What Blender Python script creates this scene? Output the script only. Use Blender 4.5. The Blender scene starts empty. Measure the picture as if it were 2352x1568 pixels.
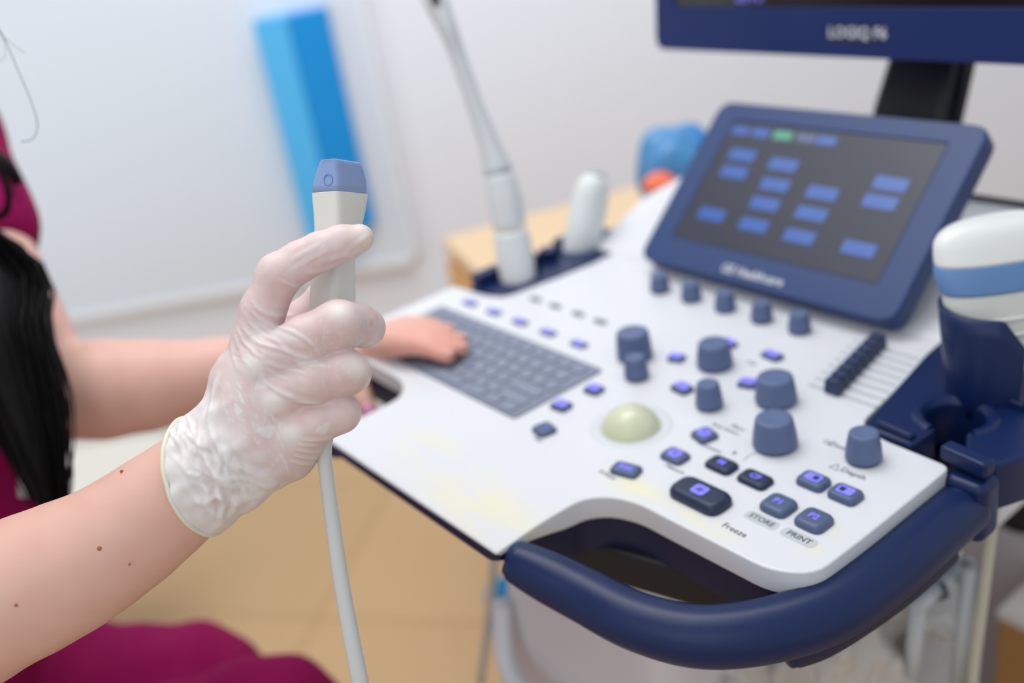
import bpy, bmesh, math, random
import numpy as np
from mathutils import Vector, Matrix
random.seed(4); rng = np.random.default_rng(4)
C = bpy.data.collections.new('scene'); bpy.context.scene.collection.children.link(C)
scn = bpy.context.scene
# ---------------------------------------------------------------- camera
W_, H_, LENS = 2352, 1568, 2287.0          # focal length in pixels = 35 mm on 36 mm
EYE = np.array([0.0, 0.0, 1.24984])
def cam_axes(yaw, pitch, roll):
    a, b, c = [math.radians(v) for v in (yaw, pitch, roll)]
    ca, sa = math.cos(a), math.sin(a)
    fw = np.array([-sa*math.cos(b), ca*math.cos(b), -math.sin(b)])
    rt = np.array([ca, sa, 0.0]); up = np.cross(rt, fw)
    return np.array([math.cos(c)*rt + math.sin(c)*up, -math.sin(c)*rt + math.cos(c)*up, -fw])
AX = cam_axes(55.51986, 25.28582, -9.77034)
def at_depth(px, py, d):                     # a point of the room measured along the view axis (metres)
    return EYE + AX.T @ np.array([(px-W_/2)/LENS, -(py-H_/2)/LENS, -1.0]) * d
def at_height(px, py, z):
    r = AX.T @ np.array([(px-W_/2)/LENS, -(py-H_/2)/LENS, -1.0])
    return EYE + r*((z-EYE[2])/r[2])
cd = bpy.data.cameras.new('camera'); cam = bpy.data.objects.new('camera', cd); C.objects.link(cam)
cd.lens = 35.0; cd.sensor_width = 36.0; cd.clip_start = 0.05
m = Matrix.Identity(4)
for i in range(3):
    for j in range(3): m[j][i] = AX[i][j]
    m[i][3] = EYE[i]
cam.matrix_world = m
cd.dof.use_dof = True; cd.dof.focus_distance = 0.492; cd.dof.aperture_fstop = 3.1
scn.camera = cam
# ---------------------------------------------------------------- world, lights, exposure
scn.view_settings.view_transform = 'Standard'; scn.view_settings.look = 'None'
scn.view_settings.gamma = 1.0; scn.view_settings.use_curve_mapping = False
scn.view_settings.exposure = 0.02
wd = bpy.data.worlds.new('world'); scn.world = wd; wd.use_nodes = True
wd.node_tree.nodes['Background'].inputs[0].default_value = (0.90, 0.95, 1.0, 1)
wd.node_tree.nodes['Background'].inputs[1].default_value = 0.66
def area(name, loc, target, size, power, color=(1, 1, 1), size_y=None):
    l = bpy.data.lights.new(name, 'AREA'); l.energy = power; l.color = color
    l.shape = 'RECTANGLE'; l.size = size; l.size_y = size_y or size
    o = bpy.data.objects.new(name, l); C.objects.link(o); o.location = loc
    o.rotation_euler = (Vector(target)-Vector(loc)).to_track_quat('-Z', 'Y').to_euler()
    return o
area('overhead_light', (-0.95, 0.30, 2.45), (-0.75, 0.55, 0.7), 1.4, 11.2, (1.0, 0.985, 0.96), 1.1)
area('overhead_light', (-1.0, 0.75, 2.5), (-2.05, 1.25, 0.9), 1.0, 15, (0.98, 0.99, 1.0), 1.0)  # extra unseen lamp, added to brighten the back wall and panel
area('window_light', (0.2, -1.1, 2.1), (-1.3, 0.9, 0.8), 1.6, 6, (0.93, 0.97, 1.0), 1.4)
area('window_light', (-1.85, -0.95, 1.05), (-2.05, 1.1, 0.75), 0.9, 6, (0.95, 0.98, 1.0), 1.0)

# ---------------------------------------------------------------- materials
MATS = {}
def srgb(h):
    v = [int(h[i:i+2], 16)/255 for i in (0, 2, 4)]
    return tuple((c/12.92 if c <= 0.04045 else ((c+0.055)/1.055)**2.4) for c in v) + (1,)
def mat(name, hexcol, rough=0.5, metal=0.0, spec=0.5, sss=0.0, sss_rad=(0.01, 0.004, 0.002), emit=None, es=0.0,
        noise=0.0, nscale=40, bump=0.0, bscale=200, alpha=1.0, trans=0.0, ior=1.45, coat=0.0, attr=None, bdist=0.0005):
    if name in MATS: return MATS[name]
    m = bpy.data.materials.new(name); m.use_nodes = True; MATS[name] = m
    nt = m.node_tree; b = nt.nodes['Principled BSDF']
    col = srgb(hexcol) if isinstance(hexcol, str) else hexcol
    b.inputs['Base Color'].default_value = col
    b.inputs['Roughness'].default_value = rough; b.inputs['Metallic'].default_value = metal
    b.inputs['Specular IOR Level'].default_value = spec
    b.inputs['IOR'].default_value = ior
    b.inputs['Transmission Weight'].default_value = trans
    b.inputs['Coat Weight'].default_value = coat
    b.inputs['Alpha'].default_value = alpha
    if sss:
        b.inputs['Subsurface Weight'].default_value = sss
        b.inputs['Subsurface Radius'].default_value = sss_rad; b.inputs['Subsurface Scale'].default_value = 1.0
    if emit:
        b.inputs['Emission Color'].default_value = srgb(emit); b.inputs['Emission Strength'].default_value = es
    tc = nt.nodes.new('ShaderNodeTexCoord')
    src = None
    if attr:
        a = nt.nodes.new('ShaderNodeAttribute'); a.attribute_name = attr; src = a.outputs['Color']
    if noise:
        n = nt.nodes.new('ShaderNodeTexNoise'); n.inputs['Scale'].default_value = nscale; n.inputs['Detail'].default_value = 6
        nt.links.new(tc.outputs['Object'], n.inputs['Vector'])
        mr = nt.nodes.new('ShaderNodeMapRange'); mr.inputs[3].default_value = 1-noise; mr.inputs[4].default_value = 1+noise*0.6
        nt.links.new(n.outputs[0], mr.inputs[0])
        mx = nt.nodes.new('ShaderNodeVectorMath'); mx.operation = 'MULTIPLY'
        if src: nt.links.new(src, mx.inputs[0])
        else: mx.inputs[0].default_value = col[:3]
        nt.links.new(mr.outputs[0], mx.inputs[1]); src = mx.outputs[0]
    if src: nt.links.new(src, b.inputs['Base Color'])
    if bump:
        n = nt.nodes.new('ShaderNodeTexNoise'); n.inputs['Scale'].default_value = bscale; n.inputs['Detail'].default_value = 4
        nt.links.new(tc.outputs['Object'], n.inputs['Vector'])
        bp = nt.nodes.new('ShaderNodeBump'); bp.inputs['Strength'].default_value = bump; bp.inputs['Distance'].default_value = bdist
        nt.links.new(n.outputs[0], bp.inputs['Height']); nt.links.new(bp.outputs[0], b.inputs['Normal'])
    return m
WHITE = mat('console_white', 'DADBE0', 0.42, noise=0.02, nscale=12)
CREAMW = mat('probe_white', 'DEDDD8', 0.38, noise=0.02, nscale=30)
NAVY = mat('navy_plastic', '10234F', 0.34, spec=0.38, bump=0.25, bscale=1500, bdist=0.0002)
NAVYD = mat('navy_plastic_dark', '16213F', 0.5)
KNOB = mat('knob_blue_grey', '5C6B8F', 0.45, spec=0.4, noise=0.03, nscale=60)
KEYG = mat('button_blue_grey', '4E5C7C', 0.42)
KEYD = mat('button_dark_navy', '1E2C48', 0.42)
PAD = mat('keyboard_grey', '7F8699', 0.6, noise=0.04, nscale=60)
LIL = mat('lilac_light', '6A64D8', 0.5, emit='8580EE', es=0.6)
INK = mat('print_ink', '4A5560', 0.6)
PILL = mat('print_pill_grey', 'BFC4C6', 0.55)
BALL = mat('trackball_cream', 'CFD2B4', 0.28, coat=0.3, noise=0.03, nscale=50)
BLACK = mat('black_plastic', '0B0B10', 0.35)

# ---------------------------------------------------------------- mesh helpers
def tag(o, label=None, cat=None, group=None, kind=None):
    for k, v in (('label', label), ('category', cat), ('group', group), ('kind', kind)):
        if v: o[k] = v
    return o
def empty(name, loc, label=None, cat=None, group=None):
    o = bpy.data.objects.new(name, None); C.objects.link(o); o.location = loc; o.empty_display_size = 0.05
    return tag(o, label, cat, group)
def link(name, me, mats, parent=None, smooth=True):
    o = bpy.data.objects.new(name, me); C.objects.link(o)
    if not isinstance(mats, (list, tuple)): mats = [mats]
    for q in mats: me.materials.append(q)
    if parent is not None:
        o.parent = parent
        w = Vector((0, 0, 0)); p = parent
        while p is not None: w += Vector(p.location); p = p.parent
        me.transform(Matrix.Translation(-w)) if me.users == 1 else None
    if smooth:
        for p in me.polygons: p.use_smooth = True
    return o
def raw(name, V, F, mats, parent=None, smooth=True, mi=None):
    me = bpy.data.meshes.new(name); me.from_pydata([tuple(map(float, v)) for v in V], [], [tuple(f) for f in F]); me.update()
    if mi is not None: me.polygons.foreach_set('material_index', mi)
    return link(name, me, mats, parent, smooth)
def bev(o, w, seg=3, ang=40):
    b = o.modifiers.new('bevel', 'BEVEL'); b.width = w; b.segments = seg; b.limit_method = 'ANGLE'; b.angle_limit = math.radians(ang)
    b.harden_normals = False
    n = o.modifiers.new('wn', 'WEIGHTED_NORMAL'); n.keep_sharp = False
    return o
class MB:                                     # collects shapes for one mesh
    def __init__(s): s.V = []; s.F = []; s.M = []
    def add(s, V, F, mi=0):
        n = len(s.V); s.V += [tuple(map(float, v)) for v in V]; s.F += [tuple(i+n for i in f) for f in F]; s.M += [mi]*len(F); return s
    def box(s, c, d, rz=0.0, mi=0, rot=None):
        R = rot if rot is not None else Matrix.Rotation(rz, 3, 'Z')
        V = [Vector(c) + R @ Vector((sx*d[0]/2, sy*d[1]/2, sz*d[2]/2)) for sx in (-1, 1) for sy in (-1, 1) for sz in (-1, 1)]
        return s.add(V, [(0, 1, 3, 2), (4, 6, 7, 5), (0, 4, 5, 1), (2, 3, 7, 6), (0, 2, 6, 4), (1, 5, 7, 3)], mi)
    def tube(s, pts, r, n=16, mi=0, cap=True, flat=1.0):
        V, F = tube_vf(pts, r, n, cap, flat); return s.add(V, F, mi)
    def lathe(s, prof, c=(0, 0, 0), n=40, mi=0, rot=None):
        V, F = lathe_vf(prof, n); R = rot or Matrix.Identity(3)
        return s.add([Vector(c) + R @ Vector(v) for v in V], F, mi)
    def build(s, name, mats, parent=None, smooth=True):
        return raw(name, s.V, s.F, mats, parent, smooth, s.M)
def tube_vf(pts, r, n=16, cap=True, flat=1.0):
    P = [Vector(p) for p in pts]; k = len(P)
    R = [r]*k if not hasattr(r, '__len__') else list(r)
    V = []; F = []; up = None
    for i in range(k):
        t = (P[min(i+1, k-1)] - P[max(i-1, 0)]).normalized()
        if up is None:
            up = Vector((0, 0, 1)) if abs(t.z) < 0.9 else Vector((0, 1, 0))
        a = t.cross(up).normalized(); up = a.cross(t).normalized()
        for j in range(n):
            w = 2*math.pi*j/n
            V.append(P[i] + a*math.cos(w)*R[i] + up*math.sin(w)*R[i]*flat)
    for i in range(k-1):
        for j in range(n):
            F.append((i*n+j, (i+1)*n+j, (i+1)*n+(j+1) % n, i*n+(j+1) % n))
    if cap: F.append(tuple(range(n))); F.append(tuple(reversed(range((k-1)*n, k*n))))
    return V, F
def lathe_vf(prof, n=40):
    V = []; F = []
    for (r, z) in prof:
        for j in range(n): V.append((r*math.cos(2*math.pi*j/n), r*math.sin(2*math.pi*j/n), z))
    k = len(prof)
    for i in range(k-1):
        for j in range(n): F.append((i*n+j, i*n+(j+1) % n, (i+1)*n+(j+1) % n, (i+1)*n+j))
    F.append(tuple(reversed(range(n)))); F.append(tuple(range((k-1)*n, k*n)))
    return V, F
def spline(pts, n=60):                        # Catmull-Rom through points of any dimension
    P = np.array(pts, float); k = len(P); out = []
    T = np.linspace(0, k-1, n)
    for t in T:
        i = min(int(t), k-2); u = t-i
        p0 = P[max(i-1, 0)] if i > 0 else 2*P[0]-P[1]; p1 = P[i]; p2 = P[i+1]; p3 = P[i+2] if i+2 < k else 2*P[-1]-P[-2]
        out.append(0.5*((2*p1)+(-p0+p2)*u+(2*p0-5*p1+4*p2-p3)*u*u+(-p0+3*p1-3*p2+p3)*u**3))
    return np.array(out)
def round_poly(pts, rad, n=6):                # rounds each corner of a polygon
    out = []; k = len(pts)
    for i in range(k):
        r = rad[i] if hasattr(rad, '__len__') else rad
        p = Vector(pts[i]); a = Vector(pts[i-1])-p; b = Vector(pts[(i+1) % k])-p
        la, lb = a.length, b.length
        if r <= 0: out.append(tuple(p)); continue
        r = min(r, la*0.48, lb*0.48); s = p+a/la*r; e = p+b/lb*r
        for j in range(n+1):
            t = j/n; out.append(tuple(s*(1-t)**2 + p*2*t*(1-t) + e*t*t))
    return out
def rrect(w, h, r, n=5): return round_poly([(-w/2, -h/2), (w/2, -h/2), (w/2, h/2), (-w/2, h/2)], r, n)
def prism_vf(poly, z0, z1):
    n = len(poly)
    f = lambda z, p: z(p[0], p[1]) if callable(z) else z
    V = [(p[0], p[1], f(z0, p)) for p in poly] + [(p[0], p[1], f(z1, p)) for p in poly]
    F = [tuple(reversed(range(n))), tuple(range(n, 2*n))] + [(i, (i+1) % n, n+(i+1) % n, n+i) for i in range(n)]
    return V, F
def prism(name, poly, z0, z1, m, parent=None, bevel=0.0, seg=3, ang=50):
    V, F = prism_vf(poly, z0, z1); o = raw(name, V, F, m, parent, True)
    if bevel: bev(o, bevel, seg, ang)
    else:
        for p in o.data.polygons: p.use_smooth = False
    return o
def xform(V, M4): return [M4 @ Vector(v) for v in V]
def text_vf(s, size, M4, depth=0.0002, bold=False):
    cu = bpy.data.curves.new('t', 'FONT'); cu.body = s; cu.size = size; cu.align_x = 'CENTER'; cu.align_y = 'CENTER'
    cu.resolution_u = 2; cu.extrude = depth
    if bold: cu.offset = size*0.02
    ob = bpy.data.objects.new('t', cu); bpy.context.scene.collection.objects.link(ob)
    dg = bpy.context.evaluated_depsgraph_get(); dg.update()
    me = ob.evaluated_get(dg).to_mesh()
    V = [M4 @ v.co for v in me.vertices]; F = [tuple(p.vertices) for p in me.polygons]
    ob.evaluated_get(dg).to_mesh_clear(); bpy.data.objects.remove(ob); bpy.data.curves.remove(cu)
    return V, F
def T(x, y, z, rz=0.0): return Matrix.Translation((x, y, z)) @ Matrix.Rotation(rz, 4, 'Z')

# ---------------------------------------------------------------- the room
HEAD = Vector((-0.824, 0.566, 0)); ALONG = Vector((0.566, 0.824, 0)); WD = 2.36
WRZ = math.atan2(ALONG.y, ALONG.x)
def on_wall(s, z, off=0.0):                    # s metres along the wall from the point straight ahead
    p = HEAD*(WD-off) + ALONG*s; return Vector((p.x, p.y, z))
mb = MB(); mb.box(on_wall(0.2, 1.3, -0.05), (6.4, 0.1, 2.6), WRZ)
o = mb.build('wall_back', mat('wall_paint', 'E6EAF4', 0.75, noise=0.015, nscale=3), smooth=False); tag(o, kind='structure')
FL = bpy.data.materials.new('floor_tan'); FL.use_nodes = True
nt = FL.node_tree; b = nt.nodes['Principled BSDF']; b.inputs['Roughness'].default_value = 0.35
tc = nt.nodes.new('ShaderNodeTexCoord'); br = nt.nodes.new('ShaderNodeTexBrick')
mp = nt.nodes.new('ShaderNodeMapping'); mp.inputs['Rotation'].default_value = (0, 0, 0.9)
nt.links.new(tc.outputs['Object'], mp.inputs[0]); nt.links.new(mp.outputs[0], br.inputs['Vector'])
br.offset = 0.0; br.inputs['Scale'].default_value = 1.0; br.inputs['Brick Width'].default_value = 0.45; br.inputs['Row Height'].default_value = 0.45
br.inputs['Mortar Size'].default_value = 0.006
br.inputs['Color1'].default_value = srgb('CDAB7E'); br.inputs['Color2'].default_value = srgb('C9A77A'); br.inputs['Mortar'].default_value = srgb('BD9A6D')
nt.links.new(br.outputs['Color'], b.inputs['Base Color'])
mb = MB(); mb.box((-0.8, 1.2, -0.03), (6.5, 7, 0.06)); o = mb.build('floor', FL, smooth=False); tag(o, kind='structure')

# ---------------------------------------------------------------- the ultrasound machine
ZC = 0.90
MC = -0.505                                   # its centre line
mach = empty('ultrasound_machine', (MC, 0.55, 0),
    'white and navy ultrasound machine with control console, tilted touch screen and black display', 'ultrasound machine')
def mir(p): return (2*MC-p[0], p[1])
right_pts = [(-0.400, 0.239), (-0.402, 0.278), (-0.4005, 0.306), (-0.390, 0.318), (-0.372, 0.3245), (-0.348, 0.3245), (-0.275, 0.3255), (-0.2555, 0.338),
             (-0.2545, 0.38), (-0.2545, 0.464), (-0.300, 0.4665), (-0.321, 0.474), (-0.3335, 0.573), (-0.33, 0.60)]
outline = right_pts + [mir(p) for p in reversed(right_pts)]
rr = [0.003, 0.012, 0.01, 0.01, 0.01, 0.01, 0.014, 0.014, 0.01, 0.006, 0.006, 0.01, 0.004, 0]
outline = round_poly(outline, rr + rr[::-1], 4)
def th(x, y): return max(0.0, min(1.0, (y-0.245)/0.05))
top = prism('console_top', outline, lambda x, y: ZC-0.0030-0.0130*th(x, y), ZC, WHITE, mach, 0.0024, 3, 40)
# stained wear on the front of the shell: its own material
CT = bpy.data.materials.new('console_white_worn'); CT.use_nodes = True
nt = CT.node_tree; b = nt.nodes['Principled BSDF']; b.inputs['Roughness'].default_value = 0.4
tc = nt.nodes.new('ShaderNodeTexCoord'); mp = nt.nodes.new('ShaderNodeMapping'); mp.inputs['Scale'].default_value = (14, 60, 10); mp.inputs['Rotation'].default_value = (0, 0, 0.15)
n1 = nt.nodes.new('ShaderNodeTexNoise'); n1.inputs['Scale'].default_value = 1.0; n1.inputs['Detail'].default_value = 5
nt.links.new(tc.outputs['Object'], mp.inputs[0]); nt.links.new(mp.outputs[0], n1.inputs['Vector'])
r1 = nt.nodes.new('ShaderNodeMapRange'); r1.inputs[1].default_value = 0.38; r1.inputs[2].default_value = 0.62; nt.links.new(n1.outputs[0], r1.inputs[0])
def blob(cx, cy, sx, sy):
    vm = nt.nodes.new('ShaderNodeVectorMath'); vm.operation = 'SUBTRACT'; vm.inputs[1].default_value = (cx-MC, cy-0.55, ZC); nt.links.new(tc.outputs['Object'], vm.inputs[0])
    v2 = nt.nodes.new('ShaderNodeVectorMath'); v2.operation = 'MULTIPLY'; v2.inputs[1].default_value = (1/sx, 1/sy, 0); nt.links.new(vm.outputs[0], v2.inputs[0])
    v3 = nt.nodes.new('ShaderNodeVectorMath'); v3.operation = 'LENGTH'; nt.links.new(v2.outputs[0], v3.inputs[0])
    q = nt.nodes.new('ShaderNodeMapRange'); q.inputs[1].default_value = 1.0; q.inputs[2].default_value = 0.2; q.inputs[3].default_value = 0; q.inputs[4].default_value = 1; nt.links.new(v3.outputs['Value'], q.inputs[0])
    return q.outputs[0]
tot = None
for a in ((-0.455, 0.262, 0.10, 0.035), (-0.385, 0.335, 0.035, 0.014), (-0.335, 0.333, 0.04, 0.012), (-0.27, 0.362, 0.012, 0.02), (-0.52, 0.275, 0.05, 0.03)):
    s = blob(*a)
    if tot is None: tot = s
    else:
        mx = nt.nodes.new('ShaderNodeMath'); mx.operation = 'MAXIMUM'; nt.links.new(tot, mx.inputs[0]); nt.links.new(s, mx.inputs[1]); tot = mx.outputs[0]
mu = nt.nodes.new('ShaderNodeMath'); mu.operation = 'MULTIPLY'; nt.links.new(tot, mu.inputs[0]); nt.links.new(r1.outputs[0], mu.inputs[1])
mix = nt.nodes.new('ShaderNodeMix'); mix.data_type = 'RGBA'; mix.inputs[6].default_value = srgb('DADBE0'); mix.inputs[7].default_value = srgb('E4E0C4')
nt.links.new(mu.outputs[0], mix.inputs[0]); nt.links.new(mix.outputs[2], b.inputs['Base Color'])
top.data.materials[0] = CT
# navy lower shell, a little larger than the cut-outs
low = [(-0.402, 0.2388), (-0.4035, 0.278), (-0.4025, 0.307), (-0.391, 0.3195), (-0.372, 0.3260), (-0.348, 0.3260), (-0.275, 0.327), (-0.246, 0.339), (-0.246, 0.38),
       (-0.246, 0.462), (-0.30, 0.465), (-0.315, 0.58), (-0.315, 0.80)]
lo = round_poly(low + [mir(p) for p in reversed(low)], 0.01, 4)
prism('lower_shell', lo, lambda x, y: ZC-0.0100-0.0295*th(x, y), lambda x, y: ZC-0.0027-0.0130*th(x, y), mat('navy_shell', '141C40', 0.5), mach, 0.0006, 2, 50)
inn = [(-0.43, 0.30), (-0.29, 0.345), (-0.262, 0.36), (-0.262, 0.60)]
prism('underside_tray', round_poly(inn + [mir(p) for p in reversed(inn)], 0.02, 4), 0.835, 0.862, mat('dark_underside', '17181E', 0.5), mach, 0.004)
# handles: one swept tube each side
def handle(sgn):
    path = [(-0.4035, 0.2475, 0.8895, .009), (-0.398, 0.2505, 0.8875, .0125), (-0.380, 0.2570, 0.8825, .0148), (-0.355, 0.2640, 0.8775, .0156), (-0.322, 0.2705, 0.8745, .0160), (-0.290, 0.2850, 0.8735, .0166), (-0.266, 0.312, 0.8740, .0170), (-0.251, 0.345, 0.875, .0170),
            (-0.2465, 0.385, 0.8755, .0168), (-0.2460, 0.43, 0.876, .0165), (-0.2460, 0.468, 0.876, .0163)]
    S = spline(path, 70); pts = [(p[0] if sgn > 0 else 2*MC-p[0], p[1], p[2]) for p in S]
    mb = MB(); mb.tube(pts, [p[3] for p in S], 32, flat=1.0)
    o = mb.build('handle', NAVY, mach); o.modifiers.new('s', 'SUBSURF').levels = 1; o.modifiers['s'].render_levels = 1
    return o
handle(1); handle(-1)
# seam strip and skirt below right bumper
mb = MB(); mb.tube([tuple(p) for p in spline([(-0.262, 0.318, 0.856), (-0.2535, 0.345, 0.854), (-0.2475, 0.40, 0.853), (-0.2470, 0.455, 0.854)], 40)], [0.003]+[0.0085]*2+[0.0092]*35+[0.006]*2, 16)
mb.build('bumper_skirt', NAVYD, mach)

# keyboard with its keys
kx0, kx1, ky0, ky1 = -0.7235, -0.5095, 0.3405, 0.4275
prism_kb = prism('keyboard', rrect(kx1-kx0, ky1-ky0, 0.004), 0, 0.0016, PAD, None, 0.0005)
prism_kb.data.transform(Matrix.Translation(((kx0+kx1)/2-MC, (ky0+ky1)/2-0.55, ZC))); prism_kb.parent = mach
KEYM = mat('keyboard_key', '848B9E', 0.6); LEG = mat('key_legend', 'A9ADBE', 0.6)
rows = ['`1234567890-=', 'QWERTYUIOP[]', 'ASDFGHJKL;', 'ZXCVBNM,./']
kw = 0.0142; kh = 0.0128
def add_key(x, y, w, ch):
    mb = MB(); V, F = prism_vf(rrect(w*0.86, kh*0.82, 0.0015, 2), 0, 0.0013); mb.add(xform(V, T(x, y, ZC+0.0014)), F, 0)
    if ch:
        V, F = text_vf(ch, 0.0078, T(x, y, ZC+0.0028), 0.00005, True); mb.add(V, F, 1)
    mb.build('key', [KEYM, LEG], prism_kb, smooth=False)
def kb_rows():
    y = ky1-0.0115
    for k in range(13): add_key(kx0+0.013+k*kw*1.09, y, kw, '')
    for r, s in enumerate(rows):
        y = ky1-0.0265-r*0.0141
        off = (0, 0.006, 0.010, 0.016)[r]
        for k, ch in enumerate(s): add_key(kx0+0.0135+off+k*(kw+0.001), y, kw, ch)
        xe = kx0+0.0135+off+len(s)*(kw+0.001)
        w = kx1-0.006-xe+kw/2
        if w > 0.01: add_key(xe-kw/2+w/2, y, w, '')
    add_key((kx0+kx1)/2, ky0+0.0085, 0.075, '')
    for x in (kx0+0.015, kx0+0.034, kx0+0.053, kx1-0.015, kx1-0.034, kx1-0.053): add_key(x, ky0+0.0085, 0.016, '')
kb_rows()

# buttons
def button(x, y, w, d, m, glyph='bar', rz=0.0, h=0.0035, gs=None, rad=None, flare=0.78):
    mb = MB(); R = rad or min(w, d)*0.3
    a = rrect(w, d, R, 5); n = len(a); V = []
    lv = [(1.0, 0), (1.0, h*0.45), (0.95, h*0.8), (0.86, h*0.97), (flare, h), (flare*0.6, h*0.96)]
    F = []
    for s, z in lv:
        fw_ = (w/2-(1-s)*min(w, d)*0.9)/(w/2); fd = (d/2-(1-s)*min(w, d)*0.9)/(d/2)
        V += [(p[0]*fw_, p[1]*fd, z) for p in a]
    for i in range(len(lv)-1):
        for j in range(n): F.append((i*n+j, i*n+(j+1) % n, (i+1)*n+(j+1) % n, (i+1)*n+j))
    F.append(tuple(range((len(lv)-1)*n, len(lv)*n))); F.append(tuple(reversed(range(n))))
    M4 = T(x, y, ZC, rz); mb.add(xform(V, M4), F)
    o = mb.build('button', m, mach)
    # the dark seat around it
    g = MB(); gs = gs or min(w, d)*0.5; zt = ZC+h*1.0
    Mt = T(x, y, zt+0.0001, rz)
    if glyph == 'bar':
        V, F = prism_vf(rrect(gs*1.5, gs*0.85, gs*0.25), 0, 0.0002); g.add(xform(V, Mt), F)
    elif glyph == 'disc':
        V, F = prism_vf(rrect(gs, gs*0.9, gs*0.4), 0, 0.0002); g.add(xform(V, Mt), F)
        V, F = text_vf('≡', gs*0.8, Mt @ Matrix.Translation((0, 0, 0.0003)), 0.00005); g.add(V, F, 1)
    elif glyph == 'half' or glyph == 'halfr':
        V, F = prism_vf(rrect(gs*1.35, gs*0.95, gs*0.22), 0, 0.0002); g.add(xform(V, Mt), F)
        sx = 0.25 if glyph == 'half' else -0.25
        V, F = prism_vf(rrect(gs*0.45, gs*0.5, gs*0.05), 0, 0.0002); g.add(xform(V, Mt @ Matrix.Translation((gs*sx, 0, 0.0002))), F, 1)
    elif glyph == 'freeze':
        V, F = prism_vf(rrect(gs*1.1, gs, gs*0.28), 0, 0.0002); g.add(xform(V, Mt), F)
        for a_ in (0, math.pi/3, 2*math.pi/3):
            g.box(Mt @ Vector((0, 0, 0.0003)), (gs*0.7, gs*0.06, 0.0002), rz+a_, 1)
    else:
        V, F = text_vf(glyph, gs, Mt, 0.0001, True); g.add(V, F)
    g.build('button_symbol', [LIL, KEYD], o, smooth=False)
    return o
for (x, y) in [(-0.7061, 0.4466), (-0.6701, 0.4466), (-0.6331, 0.4466), (-0.5961, 0.4466), (-0.5581, 0.4466)]:
    button(x, y, 0.0165, 0.0085, KEYG, 'bar', gs=0.0062, h=0.002)
for (x, y) in [(-0.6586, 0.4855), (-0.6321, 0.4855), (-0.6021, 0.4855), (-0.5746, 0.4855)]:
    button(x, y, 0.013, 0.0055, mat('button_grey_green', '5F7079', 0.5), 'bar', gs=0.0001, h=0.0015)
for (x, y, w, d, g, rz) in [(-0.4926, 0.4022, .014, .012, 'bar', .1), (-0.4947, 0.3723, .015, .012, 'bar', .1), (-0.4797, 0.3435, .0155, .0145, '*', -.2), (-0.4000, 0.3435, .0195, .0125, 'Set', .25),
        (-0.3865, 0.3737, .0175, .0135, 'disc', .0), (-0.3883, 0.4032, .0155, .0145, 'disc', -.25), (-0.4418, 0.4405, .016, .012, 'bar', -.1), (-0.4767, 0.4722, .013, .011, 'bar', .35),
        (-0.4600, 0.5117, .014, .010, 'bar', -.3), (-0.4213, 0.5142, .0165, .010, 'bar', -.1), (-0.4093, 0.4723, .014, .012, 'bar', .3)]:
    button(x, y, w, d, KEYG, g, rz, gs=0.0075 if g in ('bar',) else (0.009 if g == 'disc' else 0.008))
button(-0.3571, 0.3835, .0195, .0135, KEYD, 'M', .0, gs=0.0068); button(-0.3317, 0.384, .0205, .0135, KEYD, 'CF', .0, gs=0.0062)
button(-0.3449, 0.3505, .0375, .0205, KEYD, 'freeze', .0, h=0.0065, gs=0.0088, rad=0.0075)
button(-0.3050, 0.3715, .0180, .0172, KEYG, 'P1', 0, gs=0.0062, h=0.0045); button(-0.2818, 0.3724, .0180, .0172, KEYG, 'P2', 0, gs=0.0062, h=0.0045)
button(-0.3042, 0.4027, .0180, .0140, KEYG, 'half', 0, gs=0.0074, h=0.0045); button(-0.2828, 0.4030, .0180, .0140, KEYG, 'halfr', 0, gs=0.0074, h=0.0045)
# printed words on the shell
def words(s, x, y, size, name='printed_label', pill=None, rz=0):
    mb = MB()
    if pill:
        V, F = prism_vf(rrect(pill[0], pill[1], pill[1]*0.45, 6), 0, 0.00015); mb.add(xform(V, T(x, y, ZC, rz)), F, 1)
    V, F = text_vf(s, size, T(x, y, ZC+0.0002, rz), 0.00003, bool(pill)); mb.add(V, F, 0)
    return mb.build(name, [INK, PILL], mach, smooth=False)
words('Freeze', -0.3105, 0.3400, 0.0062); words('STORE', -0.3050, 0.3565, 0.0056, pill=(.0220, .0082)); words('PRINT', -0.2800, 0.3568, 0.0056, pill=(.0220, .0082))
words('Depth', -0.2924, 0.4245, 0.0065); words('Zoom', -0.3145, 0.4440, 0.0065)
words('Cursor', -0.3905, 0.3262+0.006, 0.004) if False else None
words('B Pause', -0.4065, 0.3335, 0.0045); words('Measure', -0.3780, 0.3640, 0.0045); words('Comment', -0.3770, 0.3955, 0.0045); words('Scan', -0.4745, 0.3335, 0.0045)
words('Body Pattern', -0.3835, 0.4185, 0.0042); words('Ellipse', -0.3785, 0.4245, 0.0042); words('B', -0.3610, 0.4000, 0.005); words('M/D', -0.4275, 0.4985, 0.0048)
def icon(x, y, pts, name='printed_icon'):
    mb = MB()
    for a, b_ in zip(pts, pts[1:]): mb.tube([(x+a[0], y+a[1], ZC+0.0001), (x+b_[0], y+b_[1], ZC+0.0001)], 0.0002, 6)
    return mb.build(name, INK, mach)
icon(-0.3045, 0.4245, [(-.003, -.0025), (0, .003), (.003, -.0025), (-.003, -.0025)]); icon(-0.3245, 0.4440, [(.002, 0), (.0014, .0014), (0, .002), (-.0014, .0014), (-.002, 0), (-.0014, -.0014), (0, -.002), (.0014, -.0014), (.002, 0), (.003, -.003)])
icon(-0.3440, 0.4010, [(-.006, .008), (-.0078, .004), (-.008, 0), (-.007, -.004)])

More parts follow.
